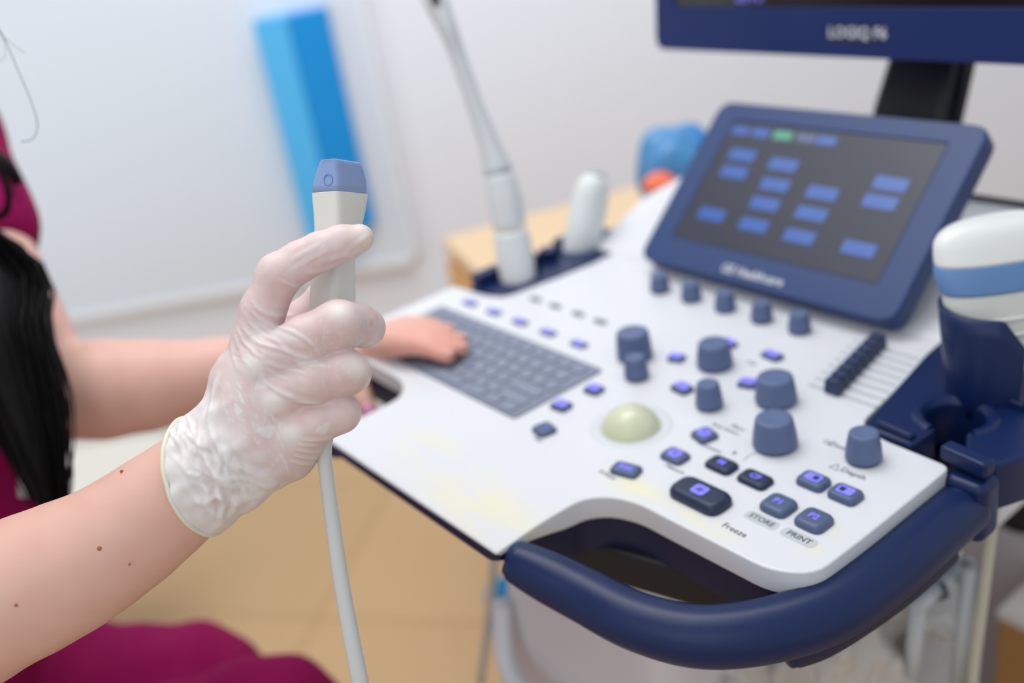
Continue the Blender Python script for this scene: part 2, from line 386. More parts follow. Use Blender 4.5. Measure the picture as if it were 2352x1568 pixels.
# knobs
def knob(x, y, r, h, taper=0.82, collar=True, h0=0.002, lip=False):
    mb = MB()
    prof = [(r*0.9, 0), (r*0.9, h0), (r, h0), (r, h0+h*0.08), (r*(taper*0.35+0.65), h*0.45+h0), (r*taper, h*0.88+h0), (r*taper*0.965, h*0.955+h0), (r*taper*0.9, h*0.985+h0), (r*taper*0.84, h+h0), (r*taper*0.6, h*0.975+h0), (0.0001, h*0.97+h0)]
    mb.lathe(prof, (x, y, ZC), 48)
    return mb.build('knob', KNOB, mach)
for (x, y) in [(-0.5755, 0.5580), (-0.5397, 0.5585), (-0.5031, 0.5585), (-0.4662, 0.5585), (-0.4308, 0.5588)]: knob(x, y, .0088, .0140, .80)
knob(-0.5060, 0.4575, .0138, .0200, .90); knob(-0.4815, 0.4350, .0092, .0155, .80); knob(-0.4469, 0.4810, .0132, .0175, .86); knob(-0.4115, 0.4345, .0095, .0165, .82)
knob(-0.3800, 0.4655, .0140, .0175, .86); knob(-0.3468, 0.4220, .0140, .0185, .84); knob(-0.2966, 0.4410, .0108, .0172, .82)
# trackball and its ring
mb = MB(); mb.lathe([(0.0285, 0), (0.0280, .0003), (0.0265, .0005), (0.0225, .0006), (0.0205, .0002), (0.0196, -.002)], (-0.436, 0.3835, ZC-0.0002), 64)
mb.build('trackball_ring', mat('trackball_socket', 'D2D4DB', 0.4), mach)
mb = MB(); R_ = 0.0212; mb.lathe([(R_*math.sin(a), -R_*math.cos(a)) for a in np.linspace(0.02, math.pi-0.02, 30)], (-0.436, 0.3835, ZC-0.0060), 48); mb.build('trackball', BALL, mach)
# slide controls with the pale slots they run in
for k in range(8):
    t = k/7; x = -0.3565-0.0135*t; y = 0.4965+0.0705*t
    s = MB(); s.box((x+0.006, y, ZC+0.0001), (0.052, 0.0034, 0.0006)); so = s.build('slider_slot', mat('slot_grey', 'B9BEC6', 0.6), mach, smooth=False)
    s = MB(); V, F = prism_vf(rrect(0.0125, 0.0080, 0.0018), 0, 0.0105); V = [((v[0]*(1-0.22*(v[2] > .005))), v[1]*(1-0.1*(v[2] > .005)), v[2]) for v in V]
    s.add(xform(V, T(x, y, ZC+0.0006)), F); o = s.build('slider_cap', mat('slider_navy', '2C3857', 0.45), mach); bev(o, 0.0012, 3, 35)

# riser behind the console, carrying the touch screen
prof = [(0.592, .88), (0.594, .9005), (0.602, .9035), (0.622, .908), (0.648, .919), (0.672, .927), (0.695, .931), (0.74, .934), (0.782, .935), (0.83, .922), (0.84, .74), (0.60, .74)]
def riser():
    V = []; F = []; xs = [(-0.712, .0), (-0.706, .006), (-0.69, .010), (-0.32, .010), (-0.304, .006), (-0.298, .0)]
    pc = np.array([0.72, 0.86]); n = len(prof)
    for x, s in xs:
        for p in prof:
            q = np.array(p)+(pc-np.array(p))*(0.04 if s == 0 else (0.012 if s == .006 else 0)); V.append((x, q[0], q[1]))
    for i in range(len(xs)-1):
        for j in range(n): F.append((i*n+j, (i+1)*n+j, (i+1)*n+(j+1) % n, i*n+(j+1) % n))
    F.append(tuple(range(n))); F.append(tuple(reversed(range((len(xs)-1)*n, len(xs)*n))))
    o = raw('rear_housing', V, F, WHITE, mach); bev(o, 0.006, 3, 30)
riser()
mb = MB(); mb.tube([(-0.70, 0.784, 0.936), (-0.30, 0.784, 0.936)], 0.0035, 10); mb.build('deck_rim', mat('rim_dark', '1C1F2B', 0.45), mach)
mb = MB(); mb.box((-0.4925, 0.685, 0.958), (0.09, 0.035, 0.07)); bev(mb.build('touch_screen_mount', NAVYD, mach), 0.004)
# touch screen: rectangle leaning back at 41 degrees, lower edge at y=.578
def frame_M(origin, tilt):                     # local x right, y up the face, z out of the face
    R = Matrix(((1, 0, 0), (0, math.cos(tilt), -math.sin(tilt)), (0, math.sin(tilt), math.cos(tilt)))).to_4x4()
    return Matrix.Translation(origin) @ R
PM = frame_M((-0.4925, 0.578, 0.916), math.radians(41.2)); PW, PH = 0.256, 0.166
def frame_part(name, M4, outer, inner, z0, z1, zin, m, parent, bevel=0.003):
    n = len(outer); assert len(inner) == n
    V = [(p[0], p[1], z0) for p in outer]+[(p[0], p[1], z1-0.002) for p in outer]+[(p[0]*.988, (p[1]-.0)*1.0, z1) for p in outer]+[(p[0], p[1], z1) for p in inner]+[(p[0]*.99, p[1], zin) for p in inner]
    F = [tuple(reversed(range(n)))]
    for k in range(4):
        for j in range(n): F.append((k*n+j, k*n+(j+1) % n, (k+1)*n+(j+1) % n, (k+1)*n+j))
    F.append(tuple(range(4*n, 5*n)))
    return raw(name, xform(V, M4), F, m, parent)
def off(poly, dx, dy): return [(p[0]+dx, p[1]+dy) for p in poly]
tp_ = frame_part('touch_screen_bezel', PM, off(rrect(PW, PH, 0.014, 6), 0, PH/2), off(rrect(0.206, 0.122, 0.002, 6), -0.001, PH/2+0.0045), -0.018, 0.0, -0.002, mat('navy_bezel', '2A406F', 0.42, spec=0.4), mach)
bev(tp_, 0.0015, 2, 35)
def flat_rect(M4, cx, cy, w, h, z, r=0.0):
    p = rrect(w, h, r, 3) if r else [(-w/2, -h/2), (w/2, -h/2), (w/2, h/2), (-w/2, h/2)]
    return xform([(a+cx, b+cy, z) for a, b in p], M4), [tuple(range(len(p)))]
mb = MB(); V, F = flat_rect(PM, -0.001, PH/2+0.0045, 0.204, 0.121, -0.0012); mb.add(V, F)
SCR = mat('touch_glass', '2E313C', 0.3, spec=0.3, emit='4A4C5C', es=0.25, noise=0.06, nscale=9)
scr = mb.build('touch_display', SCR, tp_, smooth=False)
SB = mat('soft_key_blue', '2C4F94', 0.25, emit='3A5FA8', es=0.30); SG = mat('soft_key_green', '3F8A72', 0.25, emit='4A8C78', es=0.3)
def soft(cx, cy, w, h, m=SB, name='screen_button'):
    mb = MB(); V, F = flat_rect(PM, cx, cy, w, h, -0.0009, 0.001); mb.add(V, F); mb.build(name, m, tp_, smooth=False)
x0 = -0.103+0.0; y1 = PH/2+0.0045+0.0605
# rows counted from the top of the lit area (fraction across, fraction down)
for (u, v) in [(.135, .27), (.36, .30), (.14, .415), (.37, .46), (.60, .465), (.86, .325), (.855, .46), (.37, .615), (.60, .625), (.14, .77), (.37, .785), (.60, .80), (.865, .80)]:
    soft(x0+u*0.204, y1-v*0.121, 0.0285, 0.0115)
for (u, m_) in [(.06, SB), (.17, SB), (.285, SG), (.40, mat('soft_key_grey', '4A5878', 0.3, emit='4A5878', es=0.25)), (.50, SB)]:
    soft(x0+u*0.204, y1-0.075*0.121, 0.019, 0.0085, m_)
# the mark under the screen
mb = MB(); V, F = text_vf('GE Healthcare', 0.0105, PM @ Matrix.Translation((-0.004, 0.0095, 0.0003)), 0.0001, True); mb.add(V, F)
mb.build('bezel_lettering', mat('silver_ink', 'C9CBD4', 0.4), tp_, smooth=False)

# display above it
MM = frame_M((-0.4925, 0.723, 1.065), math.radians(84)); MW, MH = 0.455, 0.300
mn = frame_part('display_bezel', MM, off(rrect(MW, MH, 0.012, 6), 0, MH/2), off(rrect(0.403, 0.235, 0.001, 6), 0, 0.0395+0.1175), -0.045, 0.0, -0.003, mat('navy_display_bezel', '1A2C60', 0.45, spec=0.25), mach)
bev(mn, 0.002, 2, 35)
mb = MB(); V, F = flat_rect(MM, 0, 0.157, 0.402, 0.234, -0.0022); mb.add(V, F); mb.build('display_glass', mat('display_black', '050408', 0.25), mn, smooth=False)
mb = MB(); V, F = flat_rect(MM, 0, 0.0195, 0.052, 0.013, 0.0003); mb.add(V, F); mb.build('badge_plate', mat('badge_navy', '141E3E', 0.4), mn, smooth=False)
mb = MB(); V, F = text_vf('LOGIQ F6', 0.0125, MM @ Matrix.Translation((0, 0.0195, 0.0006)), 0.0001, True); mb.add(V, F); mb.build('badge_lettering', MATS['silver_ink'], mn, smooth=False)
mb = MB(); V, F = text_vf('LESOP 8', 0.010, MM @ Matrix.Translation((-0.112, 0.0475, -0.0018)), 0.0001, True) if False else text_vf('LEIVO', 0.012, MM @ Matrix.Translation((-0.112, 0.0475, -0.0018)), 0.0001, True); mb.add(V, F)
mb.build('screen_text', mat('screen_text_blue', '5A5FB0', 0.4, emit='5A62C0', es=0.6), mn, smooth=False)
# arm joining the display to the housing
mb = MB()
V = []; F = []
for i, (y, z, w) in enumerate([(0.79, 0.93, .072), (0.81, 1.00, .070), (0.84, 1.06, .064), (0.865, 1.11, .060), (0.86, 1.16, .060)]):
    for (dx, dy) in rrect(w, 0.030, 0.009, 3): V.append((-0.492+dx, y+dy, z))
n = len(rrect(1, 1, .1, 3))
for i in range(4):
    for j in range(n): F.append((i*n+j, i*n+(j+1) % n, (i+1)*n+(j+1) % n, (i+1)*n+j))
F.append(tuple(reversed(range(n)))); F.append(tuple(range(4*n, 5*n)))
mb.add(V, F); arm = mb.build('display_arm', mat('arm_black', '12131F', 0.4), mach)
mb = MB(); mb.tube([(-0.492+0.038, 0.81, 0.99), (-0.492+0.036, 0.84, 1.06), (-0.492+0.034, 0.866, 1.12)], 0.006, 12); mb.build('arm_side_rail', mat('arm_grey', '2B2B36', 0.4, metal=.3), arm)

mb = MB(); mb.box((-0.492, 0.815, 1.20), (0.10, 0.11, 0.10)); bev(mb.build('display_mount', MATS['arm_black'], mach), 0.006)
# probe holders on both sides
def holder(sgn):
    X = (lambda x: x) if sgn > 0 else (lambda x: 2*MC-x)
    # shelf plate with a round hole that opens outward through a slot
    cx_, cy_, r_ = -0.2800, 0.5130, 0.0175
    po = [(-0.318, 0.4720), (-0.268, 0.4695)]
    a0, a1 = math.radians(-50), math.radians(-92)
    arc = [(cx_+r_*math.cos(a), cy_+r_*math.sin(a)) for a in np.linspace(a1, a0-2*math.pi+0.0, 26)]
    arc = [(cx_+r_*math.cos(a), cy_+r_*math.sin(a)) for a in np.linspace(math.radians(-95), math.radians(-95)-math.radians(305), 28)]
    poly = [(-0.318, 0.4700), (-0.2825, 0.4690)] + arc + [(-0.2555, 0.4800), (-0.236, 0.4760), (-0.2260, 0.5000), (-0.2260, 0.6450), (-0.345, 0.6450), (-0.338, 0.575)]
    poly = [(X(p[0]), p[1]) for p in poly]
    if sgn < 0:
        q = MB(); prism('probe_shelf', round_poly([(-.690, .4705), (-.735, .4675), (-.746, .482), (-.746, .64), (-.69, .66), (-.676, .60), (-.679, .53)], .006, 3), .868, .9015, NAVY, mach, 0.003)
        for (x, y, w_, d_, h_) in [(-.733, .488, .014, .03, .012), (-.728, .535, .030, .010, .014), (-.722, .556, .016, .016, .012), (-.735, .592, .014, .03, .010)]:
            c = MB(); V, F = prism_vf(rrect(w_, d_, .003), 0, h_); c.add(xform(V, T(x, y, .900)), F); bev(c.build('cable_clip', NAVY, mach), 0.002, 3, 40)
        return
    o = prism('probe_shelf', poly, 0.868, 0.9015, NAVY, mach, 0.0035, 3, 45)
    ring = MB(); V = []; F = []
    A = np.linspace(math.radians(-100), math.radians(-395), 36); pr = [(0.0178, -0.002), (0.0200, 0.0015), (0.0245, 0.002), (0.0265, -0.001)]
    for a in A:
        for (rr_, zz) in pr: V.append((X(cx_+rr_*math.cos(a)), cy_+rr_*math.sin(a), 0.9015+zz))
    for i in range(len(A)-1):
        for j in range(3): F.append((i*4+j, i*4+j+1, (i+1)*4+j+1, (i+1)*4+j))
    ring.add(V, F); ring.build('shelf_rim', NAVY, mach)
    # cable clips that stand up at the slot
    for (x, y, dx, dy, h) in [(-0.2975, 0.4760, .026, .007, .006), (-0.2480, 0.4690, .030, .0105, .010), (-0.2660, 0.5440, .030, .007, .007), (-0.2350, 0.5520, .020, .009, .010)]:
        c = MB(); V, F = prism_vf(rrect(dx, dy, 0.003), 0, h); c.add(xform(V, T(X(x), y, 0.900, -0.12*sgn)), F); bev(c.build('cable_clip', NAVY, mach), 0.002, 3, 40)
    return X
holder(1); holder(-1)
# outer bumper end past the clip
mb = MB(); V, F = prism_vf(rrect(0.026, 0.022, 0.007), 0, 0.040); mb.add(xform(V, T(-0.2440, 0.468, 0.857)), F); bev(mb.build('bumper_end', NAVY, mach), 0.006, 3, 40)
# cup that holds the big probe
def cup(cx_, cy_, r0, r1, z0, z1, parent, a_from, a_to, name='probe_cup'):
    V = []; F = []; A = np.linspace(math.radians(a_from), math.radians(a_to), 40); L_ = np.linspace(0, 1, 8); k = 0
    for a_i, a in enumerate(A):
        u = a_i/39; drop = 0.030*max(0.0, (u-0.78)/0.22)**0.7 + 0.030*max(0.0, (0.15-u)/0.15)**0.7
        for side in (0, 1):
            for t in (L_ if side == 0 else L_[::-1]):
                r = r0+(r1-r0)*t - (0.0035 if side else 0); z = z0+(z1-drop-z0)*t
                V.append((cx_+r*math.cos(a), cy_+r*0.82*math.sin(a), z))
    n = 16
    for i in range(39):
        for j in range(n): F.append((i*n+j, i*n+(j+1) % n, (i+1)*n+(j+1) % n, (i+1)*n+j))
    F.append(tuple(range(n))); F.append(tuple(reversed(range(39*n, 40*n))))
    return raw(name, V, F, NAVY, parent)
def cshell(c0, c1, hx, dx, k0, k1, a0, a1, name):
    V = []; F = []; A = np.linspace(math.radians(a0), math.radians(a1), 44)
    for i, a in enumerate(A):
        u = i/43; drop = 0.55*max(0.0, 1-u/0.10)**1.0 if u < .10 else (0.9*max(0.0, (u-.9)/.10) if u > .9 else 0)
        for side in (0, 1):
            for t in (np.linspace(0, 1, 7) if side == 0 else np.linspace(1, 0, 7)):
                tt = t*(1-drop*.5); c = np.array(c0)*(1-tt)+np.array(c1)*tt; k = k0+(k1-k0)*tt**.7
                ca, sa = math.cos(a)*k*(1 if side == 0 else .9), math.sin(a)*k*.86*(1 if side == 0 else .88)
                V.append(c+np.array(hx)*ca+np.array(dx)*sa)
    n = 14
    for i in range(43):
        for j in range(n): F.append((i*n+j, i*n+(j+1) % n, (i+1)*n+(j+1) % n, (i+1)*n+j))
    F.append(tuple(range(n))); F.append(tuple(reversed(range(43*n, 44*n))))
    return raw(name, V, F, NAVY, mach)
cshell((-0.2770, 0.5560, 0.890), (-0.2840, 0.5710, 0.957), (.60, .80, 0), (-.80, .60, 0), .027, .0385, -88, -305, 'probe_cup')

# column and rear frame under the console
colm = [(-0.60, 0.40), (-0.34, 0.40), (-0.31, 0.46), (-0.31, 0.80), (-0.70, 0.80), (-0.70, 0.46)]
mb = MB(); V = []; F = []; lv = [(-.61, -.43, .385, .845), (-.625, -.425, .375, .70), (-.70, -.42, .37, .45), (-.71, -.40, .37, .12)]
for (xa, xb, yf, z) in lv:
    q = round_poly([(xa, yf), (xb, yf), (xb, .80), (xa, .80)], .03, 5); V += [(p[0], p[1], z) for p in q]
n = len(q)
for i in range(len(lv)-1):
    for j in range(n): F.append((i*n+j, (i+1)*n+j, (i+1)*n+(j+1) % n, i*n+(j+1) % n))
F.append(tuple(range(n))); F.append(tuple(reversed(range((len(lv)-1)*n, len(lv)*n))))
mb.add(V, F); mb.build('machine_body', mat('body_white', 'D6D2D6', 0.5), mach)
mb = MB(); mb.tube([tuple(p) for p in spline([(-0.62, 0.366, 0.655), (-0.61, 0.352, 0.605), (-0.585, 0.346, 0.588), (-0.55, 0.345, 0.580), (-0.48, 0.36, 0.575)], 24)], 0.009, 12); mb.build('front_hook', mat('hook_white', 'DADCE4', 0.4), mach)
basep = [(-0.74, 0.42), (-0.39, 0.42), (-0.39, 0.84), (-0.76, 0.84)]
prism('wheel_base', round_poly(basep, 0.06, 5), 0.10, 0.17, mat('base_white', 'D0D0D4', 0.5), mach, 0.01)
for (x, y) in [(-0.70, 0.46), (-0.43, 0.46), (-0.43, 0.80), (-0.72, 0.80)]:
    mb = MB(); mb.lathe([(0.03, -0.017), (0.05, -0.014), (0.05, 0.014), (0.03, 0.017)], (x, y, 0.05), 32, rot=Matrix.Rotation(math.pi/2, 3, 'Y')); w_ = mb.build('castor_wheel', BLACK, mach)
    mb = MB(); mb.tube([(x, y, 0.05), (x, y, 0.12)], 0.02, 12); mb.build('castor_fork', NAVYD, w_)

# ---------------------------------------------------------------- organic surfaces (distance field -> mesh)
class Field:
    def __init__(s, lo, hi, h):
        s.lo = np.array(lo, float); s.h = h
        s.n = np.ceil((np.array(hi)-s.lo)/h).astype(int)+1
        s.ax = [(s.lo[i]+h*np.arange(s.n[i])).astype(np.float32) for i in range(3)]
    def new(s): return np.full(s.n, 1.0, np.float32)
    def window(s, lo, hi):
        a = np.clip(np.floor((lo-s.lo)/s.h).astype(int), 0, s.n-1); b = np.clip(np.ceil((hi-s.lo)/s.h).astype(int)+1, 1, s.n)
        return tuple(slice(a[i], max(b[i], a[i]+1)) for i in range(3))
    def coords(s, w):
        return s.ax[0][w[0]][:, None, None], s.ax[1][w[1]][None, :, None], s.ax[2][w[2]][None, None, :]
def smin(a, b, k):
    h = np.clip(0.5+0.5*(b-a)/k, 0, 1); return b*(1-h)+a*h-k*h*(1-h)
def cone(fl, F, a, b, ra, rb, k, flat=None):
    """round cone from a to b; flat = (unit axis, factor) squeezes the section along that axis"""
    a = np.array(a, float); b = np.array(b, float); m_ = max(ra, rb)+3*k+3*fl.h
    if flat is not None and flat[1] < 1: m_ += m_*(1/flat[1]-1)*0
    w = fl.window(np.minimum(a, b)-m_*1.6, np.maximum(a, b)+m_*1.6); x, y, z = fl.coords(w)
    d = b-a; L2 = max(d@d, 1e-12)
    px, py, pz = x-a[0], y-a[1], z-a[2]
    t = np.clip((px*d[0]+py*d[1]+pz*d[2])/L2, 0, 1)
    qx, qy, qz = px-t*d[0], py-t*d[1], pz-t*d[2]
    if flat is not None:
        ax, f_ = flat; s_ = qx*ax[0]+qy*ax[1]+qz*ax[2]; e = 1/f_-1
        qx, qy, qz = qx+s_*ax[0]*e, qy+s_*ax[1]*e, qz+s_*ax[2]*e
    D = np.sqrt(qx*qx+qy*qy+qz*qz)-(ra+(rb-ra)*t)
    F[w] = smin(F[w], D.astype(np.float32), k)
def ellip(fl, F, c, axes, rad, k):
    c = np.array(c, float); m_ = max(rad)+3*k+3*fl.h; w = fl.window(c-m_*1.1, c+m_*1.1); x, y, z = fl.coords(w)
    p = [x-c[0], y-c[1], z-c[2]]; s_ = 0; s2 = 0
    for A, r in zip(axes, rad):
        u = p[0]*A[0]+p[1]*A[1]+p[2]*A[2]; s_ = s_+(u/r)**2; s2 = s2+(u/(r*r))**2
    k0 = np.sqrt(s_); D = k0*(k0-1)/np.maximum(np.sqrt(s2), 1e-6)
    F[w] = smin(F[w], D.astype(np.float32), k)
def surface(fl, F, smooth=2):
    """surface-net extraction"""
    s = F < 0; nx, ny, nz = F.shape
    c = [F[i:nx-1+i, j:ny-1+j, k:nz-1+k] for i in (0, 1) for j in (0, 1) for k in (0, 1)]
    sc = [q < 0 for q in c]; cnt = sum(q.astype(np.int8) for q in sc); act = (cnt > 0) & (cnt < 8)
    ii, jj, kk = np.nonzero(act); idx = np.full(act.shape, -1, np.int64); idx[act] = np.arange(len(ii))
    val = [q[act] for q in c]
    off_ = np.array([(i, j, k) for i in (0, 1) for j in (0, 1) for k in (0, 1)], float)
    P = np.zeros((len(ii), 3)); N = np.zeros(len(ii))
    for a in range(8):
        for b_ in range(a+1, 8):
            if np.abs(off_[a]-off_[b_]).sum() != 1: continue
            ch = (val[a] < 0) != (val[b_] < 0); t = np.where(ch, val[a]/np.where(ch, val[a]-val[b_], 1), 0)
            P += np.where(ch[:, None], off_[a]+t[:, None]*(off_[b_]-off_[a]), 0); N += ch
    P = P/N[:, None]+np.stack([ii, jj, kk], 1)
    V = fl.lo+P*fl.h; Q = []
    for ax in range(3):
        sl0 = [slice(None)]*3; sl1 = [slice(None)]*3; sl0[ax] = slice(0, -1); sl1[ax] = slice(1, None)
        A = s[tuple(sl0)]; B = s[tuple(sl1)]; ch = A != B
        e = np.argwhere(ch); u, v = (ax+1) % 3, (ax+2) % 3
        ok = (e[:, u] > 0) & (e[:, v] > 0) & (e[:, u] < F.shape[u]-1) & (e[:, v] < F.shape[v]-1); e = e[ok]
        ins = A[tuple(e.T)]
        def g(du, dv):
            q = e.copy(); q[:, u] += du; q[:, v] += dv; return idx[tuple(q.T)]
        q = np.stack([g(-1, -1), g(0, -1), g(0, 0), g(-1, 0)], 1)
        q[~ins] = q[~ins][:, ::-1]; Q.append(q)
    Q = np.concatenate(Q); Q = Q[(Q >= 0).all(1)]
    E_ = np.concatenate([Q[:, [0, 1]], Q[:, [1, 2]], Q[:, [2, 3]], Q[:, [3, 0]]])
    for _ in range(smooth):
        acc = np.zeros_like(V); n_ = np.zeros(len(V))
        for c_ in range(3):
            acc[:, c_] = np.bincount(E_[:, 0], V[E_[:, 1], c_], len(V))+np.bincount(E_[:, 1], V[E_[:, 0], c_], len(V))
        n_ = np.bincount(E_[:, 0], minlength=len(V))+np.bincount(E_[:, 1], minlength=len(V))
        V = V*0.5+0.5*acc/np.maximum(n_, 1)[:, None]
    return V, Q
def vnormals(V, Q):
    n = np.cross(V[Q[:, 2]]-V[Q[:, 0]], V[Q[:, 3]]-V[Q[:, 1]]); N = np.zeros_like(V)
    for c_ in range(3):
        for k in range(4): N[:, c_] += np.bincount(Q[:, k], n[:, c_], len(V))
    return N/np.maximum(np.linalg.norm(N, axis=1), 1e-12)[:, None]
def fastmesh(name, V, Q, m_, parent, colors=None):
    me = bpy.data.meshes.new(name); me.vertices.add(len(V)); me.vertices.foreach_set('co', V.astype(np.float32).ravel())
    me.loops.add(Q.size); me.loops.foreach_set('vertex_index', Q.astype(np.int32).ravel())
    me.polygons.add(len(Q)); me.polygons.foreach_set('loop_start', np.arange(0, Q.size, 4, dtype=np.int32))
    me.update(calc_edges=True); me.validate()
    me.polygons.foreach_set('use_smooth', np.ones(len(me.polygons), bool))
    if colors is not None:
        at_ = me.color_attributes.new('tone', 'FLOAT_COLOR', 'POINT')
        at_.data.foreach_set('color', np.concatenate([colors, np.ones((len(V), 1))], 1).astype(np.float32).ravel())
    return link(name, me, m_, parent)
def project(V):
    q = (V-EYE) @ AX.T; return W_/2-LENS*q[:, 0]/q[:, 2], H_/2+LENS*q[:, 1]/q[:, 2], -q[:, 2]
def seg_dist(x, y, pts):
    """distance in the plane to a polyline and position 0..1 along it"""
    best = np.full(len(x), 1e9); pos = np.zeros(len(x)); sd = np.zeros(len(x)); L = 0; pts = np.array(pts, float)
    ln = np.linalg.norm(np.diff(pts, axis=0), axis=1); tot = ln.sum()
    for (a, b_), l in zip(zip(pts, pts[1:]), ln):
        d = b_-a; t = np.clip(((x-a[0])*d[0]+(y-a[1])*d[1])/(l*l), 0, 1)
        ex, ey = x-a[0]-t*d[0], y-a[1]-t*d[1]; D = np.hypot(ex, ey); m_ = D < best
        best = np.where(m_, D, best); pos = np.where(m_, (L+t*l)/tot, pos); sd = np.where(m_, np.sign(ex*d[1]-ey*d[0]), sd); L += l
    return best, pos, sd
RT, UP, BK = AX[0], AX[1], AX[2]              # view right, up, towards the viewer
P2 = at_depth

# ---------------------------------------------------------------- the person
SKIN = mat('skin', 'D9A48C', 0.46, noise=.05, nscale=45, spec=0.35, sss=0.12, sss_rad=(0.012, 0.004, 0.002), bump=0.25, bscale=420, attr='tone', bdist=0.0003)
MAG = mat('magenta_cotton', '8C0A4E', 0.8, spec=0.15, bump=0.3, bscale=600, noise=0.06, nscale=25)
person = empty('person', (-0.86, -0.03, 0), 'person in magenta scrubs sitting, one gloved hand holding up a white ultrasound probe', 'person')
wristR = P2(470, 1078, .492); elbR = P2(-330, 1570, .505)
SEAT = .405
shR = np.array([-.80, -.21, 1.10]); shL = P2(-190, 300, .89); elbL = P2(112, 900, .80); wrL = P2(835, 797, .862)
neck = (shR+shL)/2+np.array([0, 0, .05]); chest = (shR+shL)/2+np.array([-.02, -.02, -.13]); hips = (shR+shL)/2+np.array([-.04, -.04, 0]); hips[2] = .53
fwd = np.array([.77, .64, 0]); side = np.array([.64, -.77, 0]); upv = np.array([0, 0, 1.])
kneeR = P2(620, 1705, .93); kneeL = P2(440, 1610, 1.05)
ankR = np.array([kneeR[0]-.06, kneeR[1]-.05, .09]); ankL = np.array([kneeL[0]-.06, kneeL[1]-.05, .09])
hipR = hips+side*.09; hipL = hips-side*.09
fb = Field((-1.30, -.42, -0.02), (-.36, .50, 1.56), 0.0045)
B = fb.new()
k = .02
cone(fb, B, chest+upv*.04, hips+upv*.05, .125, .12, .05, (fwd, .78))
cone(fb, B, chest+upv*.10-side*.10, chest+upv*.10+side*.10, .07, .07, .05)
cone(fb, B, hipR, hipL, .10, .10, .04)
cone(fb, B, neck-upv*.03, neck+upv*.10+fwd*.02, .052, .05, .02)
head = neck+upv*.20+fwd*.05
ellip(fb, B, head, [fwd, side, upv], (.095, .075, .115), .02)
ellip(fb, B, head+fwd*.085-upv*.015, [fwd, side, upv], (.018, .012, .02), .01)
ellip(fb, B, head+fwd*.06-upv*.075, [fwd, side, upv], (.03, .035, .03), .02)
for s_ in (-1, 1): ellip(fb, B, head+side*.078*s_-upv*.01, [fwd, side, upv], (.018, .008, .03), .004)
for sh, el in ((shR, elbR), (shL, elbL)):
    cone(fb, B, chest+upv*.12+(sh-chest-upv*.12)*.4, sh, .06, .055, .04)
    cone(fb, B, sh, el, .050, .0370, .02)
# right forearm, thick below the elbow and slim at the wrist
fa = lambda t: elbR+(wristR-elbR)*t
def arm_chain(pts, k):
    for a, b_ in zip(pts, pts[1:]): cone(fb, B, P2(*a[:3]), P2(*b_[:3]), a[3]*a[2]/LENS, b_[3]*b_[2]/LENS, k)
arm_chain([(480, 1080, .492, 112), (437, 1112, .493, 118), (366, 1166, .494, 127), (296, 1220, .495, 135), (221, 1268, .496, 143), (152, 1304, .497, 154), (69, 1342, .498, 162), (-80, 1420, .50, 168), (-330, 1560, .505, 165)], .004)
# left forearm and hand on the keyboard
fl_ = lambda t: elbL+(wrL-elbL)*t
arm_chain([(118, 903, .80, 108), (240, 894, .81, 114), (340, 885, .82, 104), (500, 852, .835, 76), (680, 815, .85, 58), (835, 797, .862, 44)], .006)
zt = 0.913
KN = [at_height(918, 790, zt+.004), at_height(930, 778, zt+.006), at_height(934, 764, zt+.005), at_height(928, 752, zt+.003)]
TI = [at_height(1034, 822, zt-.003), at_height(1066, 803, zt-.003), at_height(1062, 782, zt-.003), at_height(1035, 760, zt-.003)]
for i in range(4):
    cone(fb, B, wrL, KN[i], .0150, .0108, .006)
    md = (KN[i]+TI[i])/2+upv*.004
    cone(fb, B, KN[i], md, .0102, .0086, .002); cone(fb, B, md, TI[i], .0086, .0064, .0015)
th0 = P2(800, 800, .85); th1 = P2(815, 860, .845); th2 = P2(832, 915, .835); th3 = P2(850, 945, .83)
cone(fb, B, wrL, th1, .016, .012, .012); cone(fb, B, th1, th2, .012, .0098, .003); cone(fb, B, th2, th3, .0098, .008, .003)
for hp, kn, an in ((hipR, kneeR, ankR), (hipL, kneeL, ankL)):
    cone(fb, B, hp, kn, .078, .055, .03); cone(fb, B, kn, an, .050, .034, .02)
V, Q = surface(fb, B, 3)
# skin tone with freckles at fixed places of the near forearm
X_, Y_, D_ = project(V)
tone = np.tile(np.array(srgb('E2B6A7')[:3]), (len(V), 1))
mott = .5+.5*np.sin(V[:, 0]*170+np.sin(V[:, 1]*140)*1.5)*np.sin(V[:, 1]*190+np.sin(V[:, 2]*150)*1.5)*np.sin(V[:, 2]*210+V[:, 0]*90)
tone = tone*(1-.25*mott[:, None])+np.array(srgb('DA9C8C')[:3])*.25*mott[:, None]
redd = np.clip(1-np.linalg.norm(V-np.array(TI[0]), axis=1)/.10, 0, 1)[:, None]
tone = tone*(1-redd*.6)+np.array(srgb('E0907F')[:3])*redd*.6
body = fastmesh('body', V, Q, SKIN, person, tone)
def on_body(px, py, V=V, X_=X_, Y_=Y_, D_=D_):
    d = np.hypot(X_-px, Y_-py); c_ = np.where(d < 25)[0]; c_ = c_[np.argsort(D_[c_])[:1]]; return V[c_[0]]
NB = vnormals(V, Q)
mb = MB()
for (px, py, r) in [(126, 1202, .0010), (228, 1259, .00125), (419, 1180, .0010), (278, 1081, .0008), (297, 1297, .0005), (36, 1390, .0008)]:
    d = np.hypot(X_-px, Y_-py); c_ = np.where(d < 14)[0]
    if len(c_) == 0: continue
    i_ = c_[np.argmin(D_[c_]+d[c_]*.0005)]; p_ = P2(px, py, float(D_[i_])); n_ = NB[i_]
    rot = Vector(n_).to_track_quat('Z', 'Y').to_matrix()
    mb.lathe([(r, -.0006), (r*.9, .00015), (r*.5, .0003), (.00001, .00035)], p_, 12, rot=rot)
mb.build('freckle', mat('freckle_brown', 'A9653F', 0.6), body)
